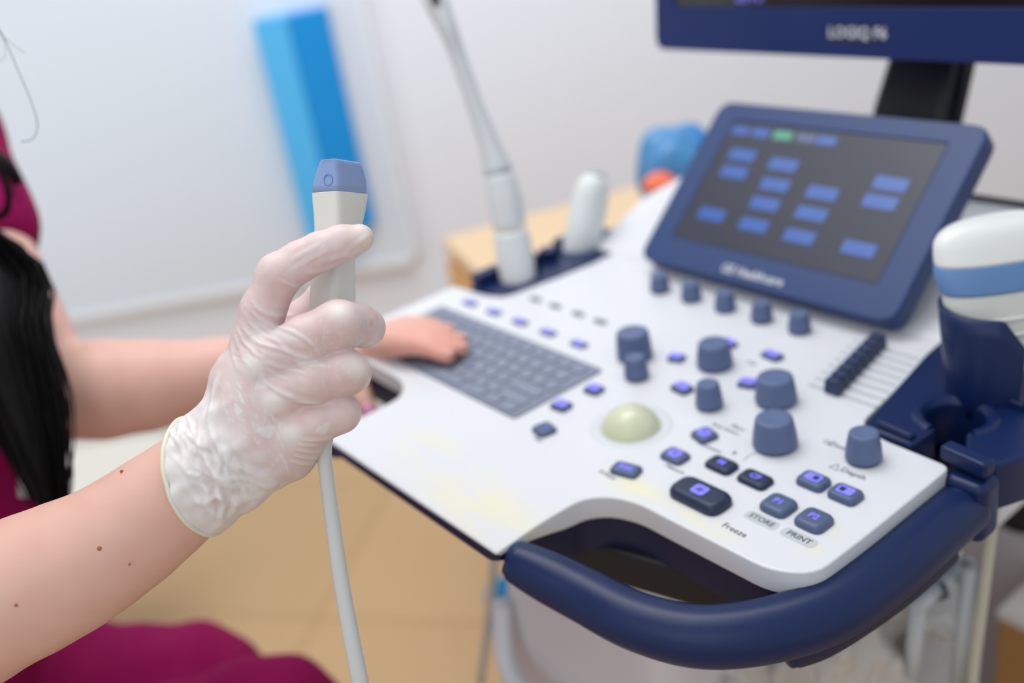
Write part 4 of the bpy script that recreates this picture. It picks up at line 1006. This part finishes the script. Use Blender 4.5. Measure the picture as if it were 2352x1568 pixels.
def stick(name, label, pts, mats, parts, seam=None):
    """a probe made of circular sections; parts = [(part name, first, last, material)]"""
    e = empty(name, tuple(P2(*pts[0][:3])), label, 'ultrasound probe')
    for pn, i0, i1, m_ in parts:
        s_ = spline([tuple(P2(*p[:3]))+(p[3]*p[2]/LENS,) for p in pts[i0:i1+1]], 4*(i1-i0)+6)
        mb = MB(); mb.tube([tuple(q[:3]) for q in s_], [q[3] for q in s_], 24); mb.build(pn, m_, e)
    return e
GW = mat('probe_grey_white', 'DDE1E1', .4); GW2 = mat('probe_shaft_grey', 'CDD1D4', .35)
tv = stick('endocavity_probe', 'long white rod-shaped ultrasound probe leaning in the left-hand holder of the machine',
    [(1200, 700, .945, 30), (1192, 650, .94, 40), (1183, 590, .935, 43), (1173, 530, .93, 41), (1170, 522, .93, 39), (1160, 460, .925, 40), (1146, 400, .92, 35), (1120, 320, .915, 24), (1085, 225, .91, 19), (1052, 130, .905, 19), (1030, 70, .90, 22), (1012, 28, .90, 27), (998, -5, .90, 29), (985, -40, .90, 26)], None,
    [('handle_grip', 0, 3, GW), ('handle_neck', 4, 6, mat('probe_neck_white', 'D8DCDD', .4)), ('shaft', 6, 13, GW2)])
mb = MB(); Rv = Matrix((Vector(RT), Vector(UP), Vector(BK))).transposed()
V_, F_ = prism_vf(rrect(.0075, .022, .003), 0, .002); mb.add([Vector(P2(998, -6, .90)+BK*.0106)+Rv @ (Matrix.Rotation(math.radians(14), 3, 'Z') @ Vector(v)) for v in V_], F_); mb.build('tip_slot', mat('slot_dark', '3A4246', .4), tv)
sp = stick('spare_probe', 'short white ultrasound probe with a grey end standing beside the tilted touch screen', [(1322, 640, 1.0, 36), (1328, 600, .995, 42), (1340, 540, .985, 42), (1352, 480, .98, 42), (1362, 430, .975, 38), (1367, 408, .975, 27), (1370, 398, .975, 22)], None,
    [('probe_body', 0, 5, GW), ('end_cap', 5, 6, mat('cap_grey', '9FA6AA', .5))])
# cables of the parked probes
for nm, e_, pts in (('cable', tv, [(1200, 700, .945), (1190, 820, .97), (1150, 1050, 1.0), (1130, 1350, 1.05), (1105, 1568, 1.1)]),):
    mb = MB(); mb.tube([tuple(P2(*p)) for p in spline(pts, 30)], .0045, 10); mb.build(nm, mat('cable_pale', 'BDB8B0', .45), e_)

# ---------------------------------------------------------------- things behind and below
# the white panel with the blue holder
def wall_box(mb, s0, s1, z0, z1, o0, o1, mi=0):
    c_ = on_wall((s0+s1)/2, (z0+z1)/2, (o0+o1)/2); mb.box(c_, (s1-s0, abs(o1-o0), z1-z0), WRZ, mi)
def wall_sz(px, py, off=0.0):
    r = AX.T @ np.array([(px-W_/2)/LENS, -(py-H_/2)/LENS, -1.0]); h = np.array(HEAD); d = (WD-off)/(r@h); p = EYE+r*d; return float(p@np.array(ALONG)), float(p[2])
sR, _ = wall_sz(893, 350, .03); _, zb = wall_sz(560, 652, .03)
pn = empty('wall_panel', tuple(on_wall(-.9, zb, .02)), 'large white panel covering the upper left wall behind the blue folder', 'wall panel')
mb = MB(); wall_box(mb, -2.2, sR, zb, 2.4, 0.0, .03); bev(mb.build('board', mat('panel_white', 'DAE2EC', .5), pn), .004, 2)
mb = MB(); wall_box(mb, -2.2, sR+.005, zb-.02, zb+.0, 0.0, .038); wall_box(mb, sR, sR+.016, zb, 2.4, 0, .036); bev(mb.build('edge_rail', mat('rail_white', 'E8EDF2', .45), pn), .003, 2)
s0, zt_ = wall_sz(600, 42, .06); s1, zb_ = wall_sz(706, 545, .06); s2, _ = wall_sz(672, 48, .12); s3, _ = wall_sz(768, 48, .03)
s0 = wall_sz(652, 300, .05)[0]; s2 = wall_sz(723, 300, .12)[0]; s3 = wall_sz(815, 300, .03)[0]
bf = empty('blue_folder_holder', tuple(on_wall(s2, zb_, .03)), 'tall bright blue folder holder hanging on the white panel behind the raised probe', 'folder holder')
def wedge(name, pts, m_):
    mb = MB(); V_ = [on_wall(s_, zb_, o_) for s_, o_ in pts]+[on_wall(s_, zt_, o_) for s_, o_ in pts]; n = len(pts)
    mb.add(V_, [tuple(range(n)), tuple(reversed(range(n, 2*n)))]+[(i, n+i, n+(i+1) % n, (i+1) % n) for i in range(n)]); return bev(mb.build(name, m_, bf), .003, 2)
wedge('folder_front', [(s0, .032), (s0, .10), (s2-.002, .125), (s2-.002, .032)], mat('folder_blue_lit', '4CB4EE', .5))  # paler blue: light falling from the left is put into the colour
wedge('folder_side', [(s2, .032), (s2, .125), (s3, .050), (s3, .032)], mat('folder_blue_shaded', '0096E6', .5))  # deeper blue: shade on the side turned from the light, painted in
# wooden cabinet
wc = empty('wooden_cabinet', (-1.15, 1.2, 0), 'light wooden cabinet with orange-tan front behind the left side of the machine', 'cabinet')
A_ = at_height(1015, 545, .70); ux = np.array([math.cos(math.radians(-4)), math.sin(math.radians(-4)), 0]); uy = at_height(1450, 455, .70)-A_; uy /= np.linalg.norm(uy)
uy = np.array([-ux[1], ux[0], 0])*.55+uy*.75; uy /= np.linalg.norm(uy); ux = np.array([uy[1], -uy[0], 0])
WOOD = bpy.data.materials.new('wood_tan'); WOOD.use_nodes = True; nt = WOOD.node_tree; b = nt.nodes['Principled BSDF']; b.inputs['Roughness'].default_value = .5
tc = nt.nodes.new('ShaderNodeTexCoord'); mp = nt.nodes.new('ShaderNodeMapping'); mp.inputs['Scale'].default_value = (2, 2, 25); nz = nt.nodes.new('ShaderNodeTexNoise'); nz.inputs['Scale'].default_value = 3
nt.links.new(tc.outputs['Object'], mp.inputs[0]); nt.links.new(mp.outputs[0], nz.inputs['Vector']); cr = nt.nodes.new('ShaderNodeValToRGB'); cr.color_ramp.elements[0].color = srgb('CF9650'); cr.color_ramp.elements[1].color = srgb('E0AC68')
nt.links.new(nz.outputs[0], cr.inputs[0]); nt.links.new(cr.outputs[0], b.inputs['Base Color'])
def cab(name, u0, u1, v0, v1, z0, z1, m_, parent, bw=.003):
    mb = MB(); V_ = [A_*[1, 1, 0]+ux*u+uy*v+np.array([0, 0, z]) for z in (z0, z1) for (u, v) in ((u0, v0), (u1, v0), (u1, v1), (u0, v1))]
    mb.add(V_, [(3, 2, 1, 0), (4, 5, 6, 7), (0, 1, 5, 4), (1, 2, 6, 5), (2, 3, 7, 6), (3, 0, 4, 7)]); return bev(mb.build(name, m_, parent), bw, 2)
cab('carcass', .008, .44, .012, .40, .08, .675, WOOD, wc); cab('worktop', 0, .45, 0, .41, .675, .70, mat('wood_top', 'E0C29C', .45, noise=.04, nscale=8), wc)
for i in range(3):
    d_ = cab('drawer', .012, .40, -.004, .012, .69-.20*(i+1)-.01, .665-.20*i, WOOD, wc)
    mb = MB(); p = A_*[1, 1, 0]+ux*.2+uy*-.014; mb.tube([tuple(p-ux*.05+np.array([0, 0, .57-.2*i])), tuple(p+ux*.05+np.array([0, 0, .57-.2*i]))], .004, 8); mb.build('drawer_handle', mat('handle_steel', 'A8A8A8', .3, metal=.7), d_)
# blue plastic bag and the orange thing on the cabinet
def lump(name, c_, rad, m_, label=None, cat=None, parent=None, amp=.18, seed=1, n=28, fr=2.5):
    r_ = np.random.default_rng(seed); K = r_.normal(0, fr, (7, 3)); ph = r_.uniform(0, 6.3, 7); V_ = []; F_ = []
    for i in range(n+1):
        for j in range(2*n):
            t, p = math.pi*i/n, math.pi*j/n; d = np.array([math.sin(t)*math.cos(p), math.sin(t)*math.sin(p), math.cos(t)])
            k_ = 1+amp*sum(math.sin(K[q]@d+ph[q]) for q in range(7))/3; V_.append(np.array(c_)+d*np.array(rad)*k_)
    for i in range(n):
        for j in range(2*n): F_.append((i*2*n+j, (i+1)*2*n+j, (i+1)*2*n+(j+1) % (2*n), i*2*n+(j+1) % (2*n)))
    o = raw(name, V_, F_, m_, parent); 
    if label: tag(o, label, cat)
    return o
ctop = .70
bc = P2(1545, 388, 1.30)
bb = empty('blue_bag', (bc[0], bc[1], .70), 'crumpled blue plastic bag standing behind the tilted touch screen', 'plastic bag')
lump('bag_film', bc, (.050, .050, .052), mat('bag_blue', '4F93CB', .3, trans=.15, noise=.3, nscale=14), parent=bb, seed=3, amp=.12)
lump('bag_top', bc+np.array([.012, .02, .030]), (.034, .030, .022), mat('bag_blue_deep', '0A78BE', .3, noise=.15, nscale=20), parent=bb, seed=5)
mb = MB(); mb.lathe([(.035, .70), (.045, .705), (.045, bc[2]-.03), (.03, bc[2]-.02)], (bc[0], bc[1], 0), 24); mb.build('jar', mat('jar_pale', 'C9D2DC', .4), bb)
oc = P2(1512, 424, 1.22); ob_ = empty('bottle', (oc[0], oc[1], .70), 'small bottle with an orange-red cap beside the blue bag behind the touch screen', 'bottle')
lump('cap', oc, (.020, .020, .013), mat('orange_red', 'E8704A', .5), parent=ob_, seed=7, amp=.1)
mb = MB(); mb.lathe([(.012, .7), (.016, .70), (.016, oc[2]-.008), (.01, oc[2])], (oc[0], oc[1], 0), 16); mb.build('bottle_body', mat('jar_pale', 'C9D2DC', .4), ob_)
# cream couch along the wall
co = empty('examination_couch', (-1.9, .35, 0), 'low cream examination couch behind the seated person', 'couch')
CR = mat('couch_cream', 'D9D6CB', .45)
cA = at_height(170, 1012, .42); cB = at_height(560, 950, .42); cu_ = (cB-cA)/np.linalg.norm(cB-cA); cn = np.array([-cu_[1], cu_[0], 0]); cn = cn if cn @ np.array(HEAD) > 0 else -cn
mb = MB(); L0, L1 = cA-cu_*.9, cA+cu_*.20
V_ = [p+cn*w+np.array([0, 0, z]) for z in (-.10, 0) for p, w in ((L0, -.32), (L1, -.32), (L1, 0.0), (L0, 0.0))]
mb.add(V_, [(3, 2, 1, 0), (4, 5, 6, 7), (0, 1, 5, 4), (1, 2, 6, 5), (2, 3, 7, 6), (3, 0, 4, 7)]); bev(mb.build('cushion', CR, co), .03, 5)
for p, w in ((L0, -.28), (L1-cu_*.55, -.28), (L1-cu_*.55, -.04), (L0, -.04)):
    q = p+cn*w; mb = MB(); mb.tube([(q[0], q[1], 0), (q[0], q[1], .33)], .018, 12); mb.build('leg', mat('leg_grey', 'B9BABA', .4, metal=.4), co)
# side rack, crinkled bag, storage box, carton
rk = empty('side_rack', (-.36, .70, .3), 'white wire rack hanging under the right side of the console behind the clear bag', 'rack')
RW = mat('rack_white', 'BCC1C8', .4)
def bar(a, b_, r, name='rack_bar', m_=RW, parent=rk): 
    mb = MB(); mb.tube([tuple(a), tuple(b_)], r, 12); return mb.build(name, m_, parent)
def plate(cs, thick, name, m_, parent):
    n = np.cross(cs[1]-cs[0], cs[2]-cs[0]); n /= np.linalg.norm(n); V_ = list(cs)+[c_+n*thick for c_ in cs]
    mb = MB(); mb.add(V_, [(3, 2, 1, 0), (4, 5, 6, 7), (0, 1, 5, 4), (1, 2, 6, 5), (2, 3, 7, 6), (3, 0, 4, 7)]); return bev(mb.build(name, m_, parent), .002, 2)
for (a, b_) in [((2108, 1378), (2090, 1600)), ((2228, 1300), (2196, 1600))]:
    bar(P2(a[0], a[1], .70), P2(b_[0], b_[1], .78), .0058)
bar(P2(2100, 1392, .70), P2(2150, 1352, .712), .0062); bar(P2(2160, 1345, .716), P2(2226, 1290, .73), .0062)
bar(P2(2152, 1346, .712), P2(2162, 1372, .712), .006, 'rack_joint', mat('joint_dark', '4E545C', .5))
plate([P2(2096, 1400, .716), P2(2222, 1310, .75), P2(2194, 1620, .84), P2(2078, 1640, .80)], .004, 'rack_panel', mat('rack_panel_grey', 'B4B8BE', .5), rk)
FILM = bpy.data.materials.new('clear_film'); FILM.use_nodes = True; nt = FILM.node_tree; b = nt.nodes['Principled BSDF']
b.inputs['Base Color'].default_value = srgb('E6E2DE'); b.inputs['Roughness'].default_value = .08; b.inputs['Alpha'].default_value = .5; b.inputs['Specular IOR Level'].default_value = .9
tc = nt.nodes.new('ShaderNodeTexCoord'); vo = nt.nodes.new('ShaderNodeTexVoronoi'); vo.inputs['Scale'].default_value = 38; nz = nt.nodes.new('ShaderNodeTexNoise'); nz.inputs['Scale'].default_value = 30
nt.links.new(tc.outputs['Object'], vo.inputs['Vector']); bp = nt.nodes.new('ShaderNodeBump'); bp.inputs['Strength'].default_value = .9; bp.inputs['Distance'].default_value = .006; nt.links.new(vo.outputs[0], bp.inputs['Height']); nt.links.new(bp.outputs[0], b.inputs['Normal'])
pbg = empty('clear_plastic_bag', tuple(P2(1930, 1400, .80)), 'crinkled clear plastic bag hanging under the navy right bumper', 'plastic bag')
bagc = P2(1945, 1440, .80)
def crumple(name, c_, rad, m_, parent, amp, seed):
    o = lump(name, c_, rad, m_, parent=parent, amp=amp, seed=seed, n=44, fr=6); 
    r_ = np.random.default_rng(seed+50); K = r_.normal(0, 70, (14, 3)); ph = r_.uniform(0, 6.3, 14)
    co_ = np.array([v.co[:] for v in o.data.vertices]); d = co_-co_.mean(0); d /= np.linalg.norm(d, axis=1)[:, None]
    f_ = sum(1-np.abs(np.sin(co_@K[q]*1.0+ph[q]))*2 for q in range(14))/14; co_ = co_+d*(f_*.022)[:, None]
    o.data.vertices.foreach_set('co', co_.astype(np.float32).ravel()); o.data.update(); return o
crumple('bag_film', bagc, (.060, .075, .100), FILM, pbg, .12, 21); crumple('bag_fold', bagc+RT*.045+UP*.03, (.05, .05, .07), FILM, pbg, .15, 31)
crumple('bag_fold', bagc-RT*.07-UP*.04-BK*.02, (.035, .04, .06), FILM, pbg, .15, 41)
crumple('crumpled_paper', bagc-BK*.01, (.045, .055, .075), mat('paper_beige', 'D2CAC2', .7), pbg, .2, 51)
sb = empty('storage_box', (-.30, 1.1, 0), 'pale grey storage box on the floor at the far right', 'storage box')
mb = MB(); V_, F_ = prism_vf(round_poly([(-.75, .90), (.15, .905), (.15, 1.05), (-.75, 1.045)], .02, 4), 0, .53); mb.add(V_, F_); bev(mb.build('box_body', mat('box_grey', 'CBC5C8', .5), sb), .005, 2)
mb = MB(); V_, F_ = prism_vf(round_poly([(-.76, .89), (.16, .895), (.16, 1.06), (-.76, 1.055)], .02, 4), .53, .55); mb.add(V_, F_); bev(mb.build('box_lid', mat('box_lid_white', 'C2C2C6', .45), sb), .005, 2)
wh = at_height(2338, 1150, .585); mb = MB(); mb.lathe([(.02, -.012), (.033, -.010), (.033, .010), (.02, .012)], wh, 24, rot=Matrix.Rotation(math.pi/2, 3, 'X')); mb.lathe([(.008, -.020), (.008, .020)], wh, 16, rot=Matrix.Rotation(math.pi/2, 3, 'X')); o = mb.build('tape_roll', BLACK)
tag(o, 'small black roll lying on the pale grey box at the right edge', 'tape roll')
kc = at_y(2312, 1440, .80); KD = mat('carton_brown', 'A27745', .8, noise=.06, nscale=20)
ct = empty('cardboard_box', (-.36, .84, 0), 'brown cardboard box in the lower right corner', 'cardboard box')
x0_ = kc[0]; mb = MB(); mb.box((x0_+.128, .848, kc[2]/2), (.28, .085, kc[2])); bev(mb.build('carton', KD, ct), .003, 2)
mb = MB(); mb.box((x0_+.128, .848, kc[2]+.006), (.284, .088, .012)); bev(mb.build('carton_lid', mat('carton_pale', 'C7C3BE', .6), ct), .003, 2)
# small blue bin under the console
bq = at_height(1122, 1345, .30); bn = empty('waste_bin', (bq[0], bq[1], 0), 'small blue bin standing on the floor behind the console front', 'bin')
mb = MB(); mb.lathe([(.035, .0), (.042, .01), (.045, .28), (.042, .28), (.035, .03)], (bq[0]+.02, bq[1]+.03, 0), 32); mb.build('bin_body', mat('bin_blue', '1286B8', .4), bn)
# stool that carries the person
st = empty('stool', (hips[0], hips[1], 0), 'round black stool under the seated person', 'stool')
mb = MB(); mb.lathe([(.15, .0), (.18, .012), (.18, .045), (.15, .06)], (hips[0], hips[1], SEAT-.06), 40); mb.build('seat', BLACK, st)
mb = MB(); mb.tube([(hips[0], hips[1], .06), (hips[0], hips[1], SEAT-.06)], .022, 16); mb.build('column', mat('leg_grey', 'B9BABA', .4), st)
for i in range(5):
    a = 2*math.pi*i/5; mb = MB(); mb.tube([(hips[0], hips[1], .08), (hips[0]+.24*math.cos(a), hips[1]+.24*math.sin(a), .045)], [.02, .013], 10); mb.build('foot', BLACK, st)
    mb = MB(); mb.lathe([(.001, .0), (.018, .006), (.022, .02), (.018, .034), (.001, .04)], (hips[0]+.24*math.cos(a), hips[1]+.24*math.sin(a), 0), 16); mb.build('castor', BLACK, st)
